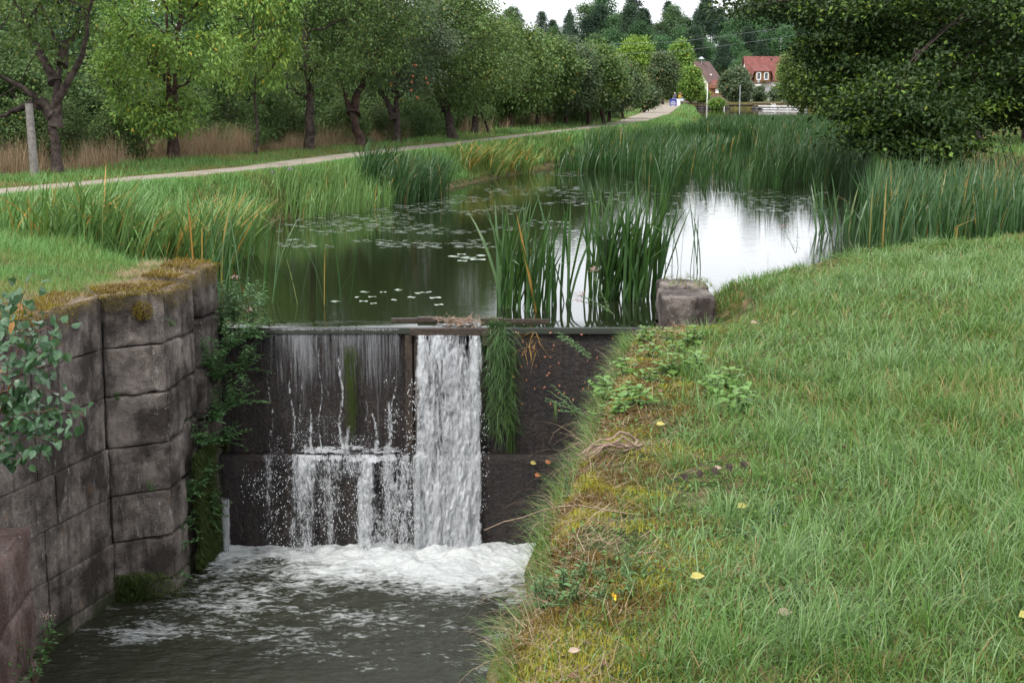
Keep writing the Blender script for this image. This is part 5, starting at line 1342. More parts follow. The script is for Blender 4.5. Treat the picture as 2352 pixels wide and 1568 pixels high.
for (d0, d1, n, sc) in ((33, 52, 10, .48), (52, 82, 18, .62), (84, 150, 24, .72)):
    for k in range(n):
        y = d0+(d1-d0)*(k+rng.uniform(.1, .9))/n
        xr = float(np.interp(min(y, 100), TY, TX)) + max(0, y-100)*.10
        lim = -(1176+100)/3267*y
        x = xr - 5 - (xr-5-lim)*rng.random()**(1 if d0 < 80 else 2.2) if lim < xr-8 else xr-5-rng.uniform(0, 6)
        pxx = x/(y+3)*3267+CX; ss = sc*rng.uniform(.75, 1.05)
        if pxx > 960 and y > 82: ss = ((218-np.interp(pxx, [960, 1100, 1180, 1240, 1300, 1380, 1450], [-50, 0, 22, 48, 62, 85, 130]))*(y+3)/3267+1.2)/12.5*rng.uniform(.85, 1.0)
        elif pxx > 960: ss = .8*min(ss, ((218-np.interp(pxx, [960, 1060, 1120, 1200, 1300, 1450], [-40, 15, 50, 80, 100, 130]))*(y+3)/3267+1.2)/13)
        place(wood[int(rng.integers(3))], x, y+3, ss, 'leafy tree of the wood behind the thicket', GL)
place(spr, (215-CX)/3267*48, 48, .62, 'dark blue green conifer seen behind the forked fruit tree', None)
for k in range(26):                                     # the right-hand shore beyond the beech
    y = 58+(k//2)*12.5+(k % 2)*4; x = float(XR(y))+(rng.uniform(2.5, 5) if k % 2 else rng.uniform(8, 16))
    place(wood[int(rng.integers(3))], x, y, rng.uniform(.75, 1.0), 'leafy tree on the right shore beyond the beech', 'trees on the right shore')

# ------------------------------------------------------------ the beech that hangs over the right shore
def beech():
    base = (17.5, 43.0, .5); r = np.random.default_rng(200); root = empty('beech_tree', base); tb = MB(); cb = MB(); B = np.array(base)
    ell = [(2055, 100, 37, 165, 125, 3.5, 60), (2260, 90, 37, 220, 170, 3.5, 70), (2010, -90, 38, 200, 150, 4.0, 40), (2300, -160, 39, 260, 180, 4.5, 50), (2420, 150, 36, 160, 150, 3.5, 40),
           (2060, 230, 34, 100, 70, 2.0, 36), (2015, 290, 34, 50, 50, 1.4, 16), (2120, 300, 33, 75, 55, 1.3, 24), (2150, 345, 32.5, 45, 28, .7, 9), (2060, 345, 33, 55, 25, .9, 9), (2330, 235, 37, 130, 60, 2.0, 30),
           (1925, 50, 37, 90, 55, 2.2, 16), (1935, 160, 37, 70, 55, 2.0, 15), (1880, 110, 37, 40, 40, 1.4, 6), (1760, 12, 36, 85, 16, .8, 7), (1850, 10, 37, 110, 36, 1.5, 12), (1960, 240, 36, 50, 22, 1.0, 7), (2200, 230, 35, 90, 60, 1.6, 22)]
    C = []; 
    for (px, py, D, rx, rz, ry, n) in ell:
        c = np.array(PD(px, py, D)); m = D/3267
        P = crown_clumps(r, (0, 0, 0), (rx*m, ry, rz*m), n, .35); C.append(P + c)
    C = np.concatenate(C) - B
    T = [(0,0,-.4), (-.2,-.2,1.8), (-.3,-.4,4.0), (-.2,-.8,6.5), (0,-.5,9)]
    P = np.array(T); tube(tb, P, [.5, .38, .33, .2, .05], 12)
    limbs = []
    for k in r.permutation(len(C))[:46]:
        zt = np.clip(C[k][2]*.5+1.5, 1.6, 6.0); i0 = np.array([-.25, -.4, zt])
        pts = curve_pts(i0, C[k], (0, 0, .14*np.linalg.norm(C[k]-i0)), 8, .10, r); tube(tb, pts, np.linspace(.055, .010, 8), 6); limbs.append(pts)
    A = np.concatenate(limbs)
    for k in range(len(C)):
        j = np.argmin(np.linalg.norm(A-C[k], axis=1)); tube(tb, curve_pts(A[j], C[k], (0,0,.08), 4, .05, r), [.03,.02,.012,.005], 4, cap=False)
    C = C[r.random(len(C)) > .12]; clump_leaves(cb, r, C, r.uniform(.6, 1.15, len(C)), 270, .13, .075, .46, .22, flat=.26, droop=.2, csd=.32)
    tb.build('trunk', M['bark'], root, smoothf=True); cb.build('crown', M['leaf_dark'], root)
    tag(root, 'huge dark beech overhanging the right shore with its lowest branches above the reeds', 'tree')
beech()
for k, (x, y, s, lb) in enumerate([(22, 52, .95, 'dark shaded tree behind the beech, nearest the right edge'), (19.5, 60, .9, 'dark shaded tree behind the beech, nearer the water'), (27, 47, 1.0, 'dark shaded tree at the right edge of the view'), (25, 62, 1.0, 'dark shaded tree farthest behind the beech'), (31, 56, 1.1, 'dark shaded tree far right behind the beech')]):
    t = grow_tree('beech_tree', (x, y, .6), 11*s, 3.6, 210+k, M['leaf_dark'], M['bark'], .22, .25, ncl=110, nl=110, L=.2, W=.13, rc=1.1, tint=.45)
    tag(t, lb, 'tree')
# ------------------------------------------------------------ herbs, sapling, small plants
def herb(base, height, az, lean, seed, mat='herb_dark', ln=.07, wd=.026, flower=None, name='herb_plant', nst=3, step=.045, shape=2, stem='stem', spread=.25):
    r = np.random.default_rng(seed); root = empty(name, base); sb = MB(); lb = MB(); heads = []
    for s in range(nst):
        a = az + r.normal(0, spread*2); h = height*r.uniform(.7, 1.05); le = lean + r.normal(0, spread)
        tip = np.array([cos(a)*h*math.sin(le), sin(a)*h*math.sin(le), h*math.cos(le)])
        pts = curve_pts((r.normal(0, .02), r.normal(0, .02), -.02), tip, (cos(a)*h*.06, sin(a)*h*.06, h*.07), 9, .004, r)
        tube(sb, pts, np.linspace(.0045, .0018, 9), 5)
        n = max(4, int(h/step)); ts = np.linspace(.15, 1, n); C = np.stack([np.interp(ts, np.linspace(0, 1, 9), pts[:,k]) for k in range(3)], 1)
        T = np.gradient(C, axis=0); q = r.uniform(0, 3)
        for k in range(n):
            aa = q + k*pi/2 + r.normal(0, .3)
            for sg in (0, pi):
                d = np.array([cos(aa+sg), sin(aa+sg), r.uniform(-.25, .45)])
                sc = (1-.45*ts[k])*r.uniform(.7, 1.2)
                leaves(lb, C[k][None], d[None], np.array([[0, 0, 1.0]])+r.normal(0, .2, (1, 3)), ln*sc, wd*sc*r.uniform(.8, 1.2), float(np.clip(r.normal(.5, .2), 0, 1)), 0, shape)
        if flower and s < flower[1]:
            m = 46 if 'pink' in flower[0] or 'purple' in flower[0] else 9; c = tip + r.normal(0, .022 if m > 9 else .004, (m, 3))*np.array([1.2, 1.2, .6]); c[:,2] += .01
            fb = MB(); leaves(fb, c, r.normal(0, 1, (m, 3)), np.array([0, 0, 1.0])+r.normal(0, .3, (m, 3)), .016, .012, .5); heads.append(fb)
    sb.build('stem', M[stem], root, smoothf=True); lb.build('foliage', M[mat], root)
    for fb in heads: fb.build('flower_head', M[flower[0]], root)
    return root
# plants rooted in the joints of the corner between lock wall and dam
spots = [(540, 735, 15.05, .42, 1.5, .1, 'pink flowered herb at the water line behind the end of the lock wall', 1), (512, 740, 15.2, .38, 1.9, .15, 'slender herb touching the last stone of the lock wall', 0), (575, 735, 15.1, .34, .9, .15, 'feathery herb at the left end of the dam crest', 0),
         (560, 770, 14.85, .30, .0, .9, 'herb leaning over the left end of the dam, small pink flower', 1), (520, 800, 14.8, .34, -.3, .6, 'leafy herb just below the dam crest in the left corner', 0), (545, 850, 14.8, .34, -.1, .8, 'herb spreading to the right below the crest', 0),
         (500, 870, 14.75, .32, -.8, .7, 'herb against the wall joint, level with the upper dam', 0), (530, 930, 14.75, .34, -.1, .9, 'herb reaching toward the trickling water', 0), (490, 960, 14.6, .32, -.6, .8, 'bright herb in the middle of the wall joint', 0),
         (505, 1010, 14.7, .3, -.2, 1.3, 'straggling herb hanging beside the dark dam', 0), (460, 1010, 14.3, .26, -.7, .9, 'small herb on the second stone column', 0), (455, 1100, 14.3, .28, -.6, 1.0, 'fresh green herb halfway down the wall joint', 0),
         (420, 1140, 14.0, .24, -.7, .9, 'herb with pointed leaves low in the wall joint', 0), (470, 1180, 14.4, .26, -.3, 1.3, 'herb spreading over green algae low on the wall', 0), (415, 1210, 13.95, .22, -.9, 1.0, 'round leaved herb beside the corner pier', 0),
         (395, 1260, 13.75, .24, -.9, 1.0, 'herb at the foot of the corner pier', 0), (400, 1320, 13.75, .20, -.8, 1.6, 'drooping herb just above the pool at the corner pier', 0), (475, 840, 14.55, .26, -.7, .5, 'small herb in the gap between two stone columns', 0)]
for k, (px, py, D, h, az, le, lb, fl) in enumerate(spots):
    t = herb(PD(px, py, D), h*1.2, az, le, 300+k, 'herb_dark', .085, .032, ('flower_pink', 1) if fl else None, nst=13, step=.034, spread=.5)
    tag(t, lb, 'plant', 'plants in the corner of lock wall and dam')
for k, (px, py, D, h, lb) in enumerate([(392, 745, 13.5, .10, 'tiny plant in the top joint beside the corner pier'), (600//2+50, 1120, 13.25, .12, 'small seedling on the corner pier face'), (165, 1170, 12.7, .09, 'yellowish tuft in a joint of the recessed wall'), (270, 915, 13.15, .10, 'small tuft in the second joint of the pier')]):
    tag(herb(PD(px, py, D), h, -pi/2, .8, 330+k, 'herb', .035, .016, nst=4, step=.02), lb, 'plant', 'seedlings in the wall joints')
tag(herb(PD(75, 1568, 11.0), .62, .2, .35, 340, 'herb', .09, .045, ('flower_pink', 2), nst=4, step=.05, stem='stem_red'), 'herb with faded pink flowers growing at the foot of the wall, bottom left', 'plant')
tag(herb(PD(20, 1600, 10.6), .5, .1, .55, 341, 'herb', .09, .045, nst=4, step=.05, stem='stem_red'), 'leafy herb on the red ledge in the bottom left corner', 'plant')

def sapling():
    r = np.random.default_rng(350); base = PD(-70, 1120, 10.4); root = empty('birch_sapling', base); sb = MB(); lb = MB(); B = np.array(base)
    br = [[(-70,1120,0),(-20,980,-.2),(20,840,-.4),(45,720,-.5),(62,655,-.5)], [(-20,980,-.2),(40,860,-.4),(110,800,-.5),(150,790,-.6)], [(-40,1040,-.1),(30,960,-.3),(110,940,-.5),(195,955,-.6)],
          [(-50,1080,-.1),(20,1010,-.3),(90,1000,-.4),(150,1010,-.5)], [(-20,980,-.2),(20,880,-.3),(60,840,-.3),(130,840,-.4)], [(20,840,-.4),(60,770,-.4),(110,745,-.5),(135,760,-.5)], [(-60,1100,0),(0,1030,-.2),(60,1040,-.3)], [(0,900,-.3),(40,900,-.3),(90,890,-.4),(140,905,-.4)], [(-40,820,-.3),(0,740,-.3),(10,690,-.3)], [(-30,1000,-.2),(30,920,-.2),(80,950,-.2),(120,985,-.3)]]
    for q in br:
        P = np.array([np.array(PD(a, b, 10.4+d))-B for a, b, d in q]); ti = np.linspace(0, 1, 12); P = np.stack([np.interp(ti, np.linspace(0, 1, len(P)), P[:,k]) for k in range(3)], 1); P[1:] += r.normal(0, .012, (11, 3))
        tube(sb, P, np.linspace(.007, .002, 12), 5)
        n = 46; t = r.uniform(.15, 1, n); C = np.stack([np.interp(t, ti, P[:,k]) for k in range(3)], 1)
        d = r.normal(0, 1, (n, 3)); d[:,2] -= .5; d /= np.linalg.norm(d, axis=1, keepdims=True)
        C2 = C + d*r.uniform(.02, .12, (n, 1))
        nr = r.normal(0, .6, (n, 3)); nr[:,2] += .7; nr[:,1] -= .4
        leaves(lb, C2, d, nr, r.uniform(.06, .10, n), r.uniform(.052, .082, n), np.clip(r.normal(.55, .22, n), 0, 1), 0, 2)
    sb.build('stem', M['stem_red'], root, smoothf=True); lb.build('foliage', M['birch'], root)
    tag(root, 'birch sapling with toothed leaves spreading in front of the left lock wall', 'sapling')
sapling()

# weeds on the right bank edge
r = np.random.default_rng(400)
wl_ = [(1480, 775), (1530, 770), (1560, 800), (1500, 815), (1440, 850), (1400, 885), (1380, 915), (1440, 905), (1490, 870), (1540, 850), (1590, 780), (1420, 940), (1470, 930), (1600, 840), (1390, 860), (1700, 930), (1680, 880), (1640, 900)]
pr = herb((0, 0, -9), .17, 0, .35, 401, 'weed', .10, .065, nst=7, step=.05, name='nettle_plant', spread=.5)
for k, (px, py) in enumerate(wl_):
    o = pr if k == 0 else copy_tree(pr); q = G(px, py+6, .45); o.location = (q[0], q[1], float(Z(q[0], q[1]))); o.rotation_euler = (0, 0, r.uniform(0, 6)); s = r.uniform(.75, 1.2)*(1 if py < 960 else .7); o.scale = (s, s, s)
    tag(o, 'broad leaved pale green weed near the edge of the right bank', 'weed', 'broad leaved weeds on the right bank')
pr = herb((0, 0, -9), .14, pi, .5, 410, 'herb', .045, .018, nst=8, step=.02, name='clover_plant', spread=.6)
for k, (px, py) in enumerate([(1330, 870), (1345, 800), (1370, 1015), (1300, 1370), (1340, 1350), (1390, 1360), (1430, 1350), (1260, 1380), (1320, 1400), (1380, 1395), (1440, 1385), (1700, 1240), (1800, 1220), (1740, 1250), (1345, 830), (1400, 820), (1820, 1400), (1300, 1110)]):
    o = pr if k == 0 else copy_tree(pr); q = G(px, py+5, .42); x = max(q[0], float(XR(q[1]))+.02); o.location = (x, q[1], float(Z(x, q[1]))); o.rotation_euler = (0, 0, r.uniform(0, 6)); s = r.uniform(.7, 1.15); o.scale = (s, s, s)
    tag(o, 'small leaved dark green weed tuft on the right bank', 'weed', 'small leaved weeds on the right bank')
tag(herb((.95, 13.4, .42), .42, pi*.9, .9, 420, 'herb', .05, .02, ('flower_pink', 3), nst=5, step=.035), 'trailing herb with pinkish flowers at the right end of the dam', 'plant')
tag(herb((.62, 11.2, .40), .34, pi, 1.0, 421, 'herb', .05, .02, nst=5, step=.03), 'blue green herb leaning over the wall edge below the pink flowers', 'plant')
tag(herb((.45, 9.2, .38), .30, pi, 1.2, 422, 'herb', .035, .014, nst=6, step=.025), 'wiry herb hanging over the edge beside the dark dam face', 'plant')
# dock-like herb standing at the right shore, and the loosestrife of the left bank
tag(herb(G(1828, 578, .3), .42, 1, .05, 430, 'dry' if False else 'herb', .07, .02, ('flower_pink', 1), nst=2, step=.04), 'pale willowherb at the shore, silhouetted against the bright reflection', 'plant')
for k, (px, py, lb) in enumerate([(634, 428, 'purple loosestrife between the big reed clump and the short reeds'), (852, 400, 'purple loosestrife left of the tall blue green tussock'), (650, 445, 'faint purple loosestrife low beside the short reeds')]):
    q = G(px, py+18, .3); t = herb(q, .55, 0, .05, 440+k, 'herb', .05, .02, ('flower_purple', 3), nst=3, step=.05); t.scale = (1.2, 1.2, 1.2); tag(t, lb, 'flower')
for k, (px, py, lb) in enumerate([(1407, 1408, 'tiny yellow flower in the dry moss near the bottom of the bank'), (1665, 538, 'yellow flower at the far edge of the right bank')][:1]):
    q = G(px, py+8, .44); t = herb((q[0], q[1], float(Z(q[0], q[1]))), .05, 0, .1, 460, 'herb', .02, .008, ('flower_yellow', 1), nst=1, step=.02); tag(t, lb, 'flower')
# hanging green grass to the right of the fall, and algae strands on the film
def hanging():
    mb = MB(); n = 900; x = rng.uniform(-.26, -.05, n); x = np.where(rng.random(n) < .3, x+.09, x)
    z = .03 - rng.random(n)**1.1*1.15
    blades(mb, np.stack([x, np.full(n, 14.93)-rng.uniform(0, .04, n), z], 1), rng.uniform(.12, .34, n), rng.uniform(.003, .006, n), rng.uniform(-pi, 0, n), rng.uniform(1.2, 2.6, n), rng.uniform(.4, 1.3, n), 5, np.clip(rng.normal(.42-.25*(z < -.6), .18, n), .1, 1))
    n = 160; x = rng.uniform(-.25, -.08, n)
    blades(mb, np.stack([x, np.full(n, 14.95), np.full(n, -.01)], 1), rng.uniform(.1, .26, n), .006, rng.uniform(-pi, 0, n), rng.uniform(0, .7, n), rng.uniform(.5, 1.8, n), 6, np.clip(rng.normal(.55, .15, n), 0, 1))
    n = 140; x = rng.normal(.0, .03, n)
    blades(mb, np.stack([x, np.full(n, 14.93), -.1-rng.random(n)*1.5], 1), rng.uniform(.3, .6, n), .004, rng.uniform(-pi, 0, n), pi-.06, .05, 4, .08)
    tag(mb.build('hanging_grass', M['herb']), 'curtain of green grass hanging down the dam right of the waterfall', 'grass', kind='stuff')
    mb = MB(); n = 260; z = -.15-rng.random(n)*.9
    x = px2x(808)+rng.normal(0, .05, n)*(1-.5*smooth(-.2, -1.2, z))
    blades(mb, np.stack([x, np.full(n, 14.925), z], 1), rng.uniform(.12, .3, n), .005, rng.uniform(-pi, 0, n), pi-.05, .05, 4, np.clip(rng.normal(.8, .2, n), 0, 1))
    tag(mb.build('algae', M['moss_dark']), 'green algae strands on the dam under the thin overflow', 'algae', kind='stuff')
    mb = MB(); n = 36; az = rng.uniform(-pi, 0, n)      # grass leaves stuck to the right face
    blades(mb, np.stack([rng.uniform(.1, .3, n), np.full(n, 14.9), rng.uniform(-.25, -.02, n)], 1), rng.uniform(.1, .3, n), .004, az, rng.uniform(1.2, 2.4, n), rng.uniform(.2, 1.2, n), 6, .05)
    tag(mb.build('dry_grass', M['reed_light']), 'bent dry grass leaves stuck to the dam top right of the hanging grass', 'dry grass', kind='stuff')
    mb = MB(); c = PD(1275, 925, 14.9); n = 14
    blades(mb, np.array(c)+rng.normal(0, .008, (n, 3)), rng.uniform(.12, .26, n), .006, rng.uniform(-2, 0, n), rng.uniform(2.2, 2.9, n), .3, 5, rng.uniform(.2, 1, n))
    tag(mb.build('grass_tuft', M['reed_light']), 'withered grass tuft stuck to the dark dam face on the right', 'grass tuft')
hanging()
def leafobj(P, dirs, nr, L, W, mat, label, group=None, name='fallen_leaf'):
    mb = MB(); leaves(mb, np.zeros((1, 3)), np.array([dirs], float), np.array([nr], float), L, W, .5, 0, 2)
    o = mb.build(name, mat); o.location = P; tag(o, label, 'leaf', group); return o
M['leaf_yellow'] = plain('yellow_fallen_leaf', (.36,.32,.09), .6, .3, .12, 60)
M['leaf_pale'] = plain('pale_fallen_leaf', (.34,.26,.20), .7, .2, .12, 60)
M['leaf_orange'] = plain('orange_wet_leaf', (.36,.13,.05), .35, .5, .2, 60)
for k, (px, py, L, mt, lb) in enumerate([(1692, 1160, .085, 'leaf_yellow', 'yellow fallen leaf lying in the middle of the right bank'), (1585, 1337, .085, 'leaf_yellow', 'yellow fallen leaf near the lower mossy edge'), (1507, 968, .08, 'leaf_yellow', 'narrow yellow leaf standing in the grass below the weeds'),
                                      (1785, 1415, .085, 'leaf_pale', 'pale pinkish fallen leaf in the lower grass'), (2338, 1440, .09, 'leaf_yellow', 'yellow fallen leaf at the right edge of the picture'), (1305, 1487, .06, 'leaf_pale', 'small pale leaf on the moss at the bottom'), (1725, 722, .09, 'leaf_pale', 'pale leaf on the dry grass behind the weeds'), (1640, 1070, .06, 'leaf_pale', 'curled brown leaf beside the dry twig')]):
    q = G(px, py, .5); leafobj((q[0], q[1], float(Z(q[0], q[1]))+.05), (1, .3, .1), (.1, -.6, 1), L*.8, L*.5, M[mt], lb)
mb = MB()
for k in range(46):
    x = rng.uniform(.02, 1.25); z = -.03-rng.random()**1.5*.9
    leaves(mb, np.array([[x, 14.915, z]]), np.array([[rng.normal(), -.15, rng.normal()]]), np.array([[0, -1.0, .2]]), rng.uniform(.015, .035), rng.uniform(.010, .02), .5, 0, 2)
tag(mb.build('fallen_leaves', M['leaf_orange']), 'little wet leaves stuck to the right part of the dam', 'leaves', kind='stuff')
for k, (px, py, mt, lb) in enumerate([(1218, 1060, 'leaf_yellow', 'yellowish wet leaf on the dam step right of the waterfall'), (1252, 1058, 'leaf_orange', 'orange wet leaf on the dam step, rightmost'), (1228, 1088, 'leaf_orange', 'orange wet leaf just below the yellowish one on the dam step')]):
    q = PD(px, py, 14.79); leafobj(q, (1, -.1, -.3), (0, -1, .3), .07, .05, M[mt], lb)
mb = MB(); q0, q1 = G(1548, 1100, .52), G(1745, 1042, .55); tube(mb, curve_pts((q0[0], q0[1], .52), (q1[0], q1[1], .56), (0, 0, .03), 9, .006), np.linspace(.003, .0015, 9), 5)
for k in range(5):
    c = np.array(q0)+(np.array(q1)-np.array(q0))*(.1+.17*k); leaves(mb, np.array([[c[0], c[1], .54]]), np.array([[.3, -.3, -.6]]), np.array([[0, -.8, .6]]), .05, .04, .5, 0, 2)
tag(mb.build('dry_twig', M['old_wood']), 'thin reddish twig with shrivelled leaves lying on the right bank', 'twig')
mb = MB(); q0, q1 = G(1420, 1282, .48), G(1518, 1270, .48); tube(mb, curve_pts((q0[0], q0[1], .46), (q1[0], q1[1], .48), (0, 0, .02), 7, .006), np.linspace(.006, .004, 7), 6)
tag(mb.build('dry_twig', M['twig']), 'short pale stick beside the yellow green moss', 'twig')
mb = MB(); q0, q1 = G(1345, 1225, .44), G(1455, 1195, .5)
tube(mb, curve_pts((float(XR(6.5))-.24, 6.55, .40), (.62, 6.6, .46), (0, 0, .07), 9, .006), np.linspace(.0025, .004, 9), 5)
tag(mb.build('dry_twig', M['twig']), 'long bleached stalk poking out over the edge of the bank', 'twig')
mb = MB(); a, b2 = G(1335, 1050, .45), G(1465, 1020, .47)
for k in range(9):
    tube(mb, curve_pts(np.array(a)+rng.normal(0, .02, 3), np.array(b2)+rng.normal(0, .02, 3), (0, 0, .035+rng.normal(0, .015)), 8, .012), np.linspace(.003, .010, 8), 5)
tag(mb.build('dead_root', M['twig']), 'grey gnarled root arching over moss at the bank edge', 'root')

mb = MB()
n = 150; yy = 4.4 + 12*rng.random(n)**1.2; xx = XR(yy) + .1 + rng.random(n)**1.5*(.36*yy+1.0-XR(yy)); kk = Z(xx, yy) > .25; xx, yy = xx[kk], yy[kk]; n = len(xx)
dd = rng.normal(0, 1, (n, 3)); nn_ = rng.normal(0, .5, (n, 3)); nn_[:,2] += 1
leaves(mb, np.stack([xx, yy, Z(xx, yy)+rng.uniform(.0, .04, n)], 1), dd, nn_, rng.uniform(.02, .05, n), rng.uniform(.012, .03, n), .5, 0, 2)
M['leaf_brown'] = plain('brown_litter', (.17,.10,.06), .8, .2, .4, 5)
tag(mb.build('fallen_leaves', M['leaf_brown']), 'small brown leaf litter sunk in the grass of the right bank', 'leaves', kind='stuff')
# concrete post at the far left
b = gb(80, 400); mb = MB(); top = PD(70, 238, b[1]+.1); tube(mb, [(b[0], b[1], b[2]-.2), ((b[0]+top[0])/2, b[1], (b[2]+top[2])/2), (top[0], b[1], top[2])], [.085, .08, .075], 12)
tag(mb.build('concrete_post', M['post_wood'], smoothf=True), 'round grey post standing left of the forked fruit tree', 'post')

# ------------------------------------------------------------ the far lock
fl = empty('lock_wall', (35.5, 250.0, 0))
def fpart(mb, name, mat, root, sm=False):
    o = mb.build(name, mat, root, smoothf=sm); o.location = tuple(-np.array(root.location)); return o
def farwall(name, x0, x1, ztop, lbl, seed, number=None):
    root = empty(name, (x0, 250.0, 0)); mb = MB(); rr = random.Random(seed); z = -.4
    while z < ztop-.1:
        h = min(.42, ztop-z); x = x0+rr.uniform(-.3, 0)
        while x < x1:
            w = rr.uniform(.4, 1.1); block(mb, (min(x+w/2, x1-w/2+.2), 250+rr.uniform(-.04, .04), z+h/2), (w-.04, 1.2, h-.035), 0, .06, .03, rr.randint(0, 999), n=(5, 3, 5)); x += w
        z += h
    box(mb, ((x0+x1)/2, 250.2, (ztop-.4)/2), (x1-x0-.1, .8, ztop+.3))
    fpart(mb, 'masonry', M['stone_far'], root, True)
    if number:
        cu = bpy.data.curves.new('number', 'FONT'); cu.body = number; cu.size = .95; cu.extrude = .02; cu.align_x = 'CENTER'
        ob = bpy.data.objects.new('number', cu); scene.collection.objects.link(ob); ob.rotation_euler = (pi/2, 0, 0); ob.parent = root; ob.location = ((1766-CX)/3267*250-x0, -.70, ztop-.85)
        cu.materials.append(M['white'])
    tag(root, lbl, 'lock wall'); return root
scene.collection.objects.unlink(fl) if False else bpy.data.objects.remove(fl)
def fx(px, D=250): return (px-CX)/3267*D
farwall('lock_wall', fx(1585), fx(1664), 1.12, 'grey stone wall of the far lock, left of its gate', 3)
farwall('lock_wall', fx(1722), fx(1822), 1.15, 'brown stone wall of the far lock with the white number on it', 5, '38')
mb = MB(); box(mb, (fx(1692), 251.2, .2), (fx(1722)-fx(1662)+.6, .5, 1.15)); box(mb, (fx(1692), 250.9, .80), (4.9, .3, .12), mi=1)
tag(mb.build('lock_dam', [M['dark'], M['stone_far']]), 'low dark dam between the two far lock walls', 'dam')
def pole(name, px, D, z0, z1, rad, mat, lbl, bands=None):
    mb = MB(); x = fx(px, D); tube(mb, [(x, D, z0), (x, D, z1)], [rad, rad], 8)
    if bands:
        for zc in bands: tube(mb, [(x, D-.0, zc-.25), (x, D, zc+.25)], [rad*1.25]*2, 8, mi=1)
    return tag(mb.build(name, [mat, M['white']]), lbl, 'pole')
pole('marker_pole', 1692, 248, -.3, 4.1, .07, M['grey_metal'], 'thin grey pole standing in front of the low dark dam')
pole('marker_pole', 1618, 247, -.2, 4.4, .09, M['white'], 'white banded pole before the left far lock wall', (1.2, 3.3))
mb = MB(); x = fx(1655); box(mb, (x, 249.0, .6), (.14, .14, 1.9)); box(mb, (fx(1645), 249.0, 1.5), (1.8, .14, .12))
tag(mb.build('gate_frame', M['white']), 'small white frame at the right end of the left far lock wall', 'frame')
# white guard rail on the right
rl = empty('guard_rail', (fx(1800, 238), 238, .3))
for zz, nm in ((.62, 'upper'), (.18, 'lower')):
    mb = MB(); pts = [G(1735, 252, zz), G(1800, 248.5, zz), G(1835, 245.5, zz), G(1862, 238, zz)] if zz > .5 else [G(1740, 256, zz), G(1800, 253, zz), G(1845, 251, zz)]
    pts = [((p[0], min(p[1], 239) if True else p[1], zz)) for p in pts]
    P = [(fx(a, D), D, zz) for a, D in ((1735, 239), (1795, 236), (1835, 232), (1852, 222))] if zz > .5 else [(fx(a, D), D, zz) for a, D in ((1745, 237), (1800, 233), (1846, 226), (1838, 218))]
    for a, b2 in zip(P[:-1], P[1:]):
        a, b2 = np.array(a), np.array(b2); d = b2-a; box(mb, (a+b2)/2, (np.linalg.norm(d[:2])+.1, .08, .15), math.atan2(d[1], d[0]))
    o = fpart(mb, 'rail', M['white'], rl)
for a, D in ((1750, 238.2), (1775, 237), (1800, 235.5), (1825, 233), (1845, 226)):
    mb = MB(); box(mb, (fx(a, D), D+.12, .1), (.12, .12, 1.3)); fpart(mb, 'post', M['grey_metal'], rl)
tag(rl, 'white double guard rail at the end of the reeds on the right', 'guard rail')
# wooden railing of the footbridge
rt = empty('wooden_railing', (fx(1575, 256), 256, 1.0)); mb = MB()
for k in range(22): box(mb, (fx(1558, 256)+k*.135, 256, 1.45), (.10, .05, .95))
fpart(mb, 'picket_panel', M['fence_wood'], rt); mb = MB(); box(mb, (fx(1575, 256)+.1, 255.9, 2.0), (3.3, .16, .10)); fpart(mb, 'top_rail', M['grey_metal'], rt)
tag(rt, 'brown wooden railing right of the cyclists', 'railing')
# path sign
sg = empty('path_sign', (fx(1546, 205), 205, .9))
def spx(px, py, D=205): q = PD(px, py, D); return q
q = spx(1546, 238); mb = MB(); box(mb, (q[0], 205, q[2]), (.98, .05, 1.30)); fpart(mb, 'blue_panel', M['blue'], sg)
mb = MB()
for zz, w in ((.30, .46), (.18, .7), (.02, .74), (-.10, .74), (-.28, .45), (-.40, .68)): box(mb, (q[0], 204.96, q[2]+zz), (w, .02, .045))
box(mb, (q[0], 204.965, q[2]-.68), (.98, .03, .06)); fpart(mb, 'lettering', M['white'], sg)
mb = MB(); box(mb, (q[0]+.02, 205, q[2]-1.08), (.84, .05, .66)); fpart(mb, 'yellow_panel', M['yellow'], sg)
mb = MB(); tube(mb, [(q[0], 205.1, .7), (q[0], 205.1, q[2]+.9)], [.04, .04], 8); fpart(mb, 'post', M['grey_metal'], sg)
mb = MB(); a = np.linspace(0, 2*pi, 24, endpoint=False); cc = (q[0]+.50, 205.16, q[2]-.02)
V = np.concatenate([np.stack([cc[0]+np.cos(a)*.55, np.full(24, cc[1]-.01), cc[2]+np.sin(a)*.68], 1), np.stack([cc[0]+np.cos(a)*.55, np.full(24, cc[1]+.02), cc[2]+np.sin(a)*.68], 1)])
mb.add(V, [list(range(24))]); mb.add(V, [[k, k+24, (k+1) % 24+24, (k+1) % 24] for k in range(24)]); fpart(mb, 'round_plate', M['white'], sg)
tag(sg, 'blue sign with white lettering over a yellow panel, beside the towpath', 'sign')
# barrier
br_ = empty('path_barrier', (fx(1488, 130), 130, .9)); mb = MB(); x0 = fx(1474, 130)
zb = CAMZ-(262.5-HOR)/3267*130
for k in range(9): box(mb, (x0+.13+k*.26, 130, zb), (.26, .06, .10), mi=k % 2)
fpart(mb, 'boom', [M['red'], M['white']], br_)
mb = MB(); box(mb, (fx(1482, 130), 130.05, .9), (.09, .09, 1.5)); fpart(mb, 'post', M['white'], br_)
mb = MB(); box(mb, (fx(1488, 130), 130.1, zb-.42), (1.3, .05, .12)); box(mb, (fx(1478, 130), 130.1, zb-.55), (.12, .05, .5)); fpart(mb, 'crossbar', M['white'], br_)
tag(br_, 'red and white striped barrier across the start of the far path', 'barrier')

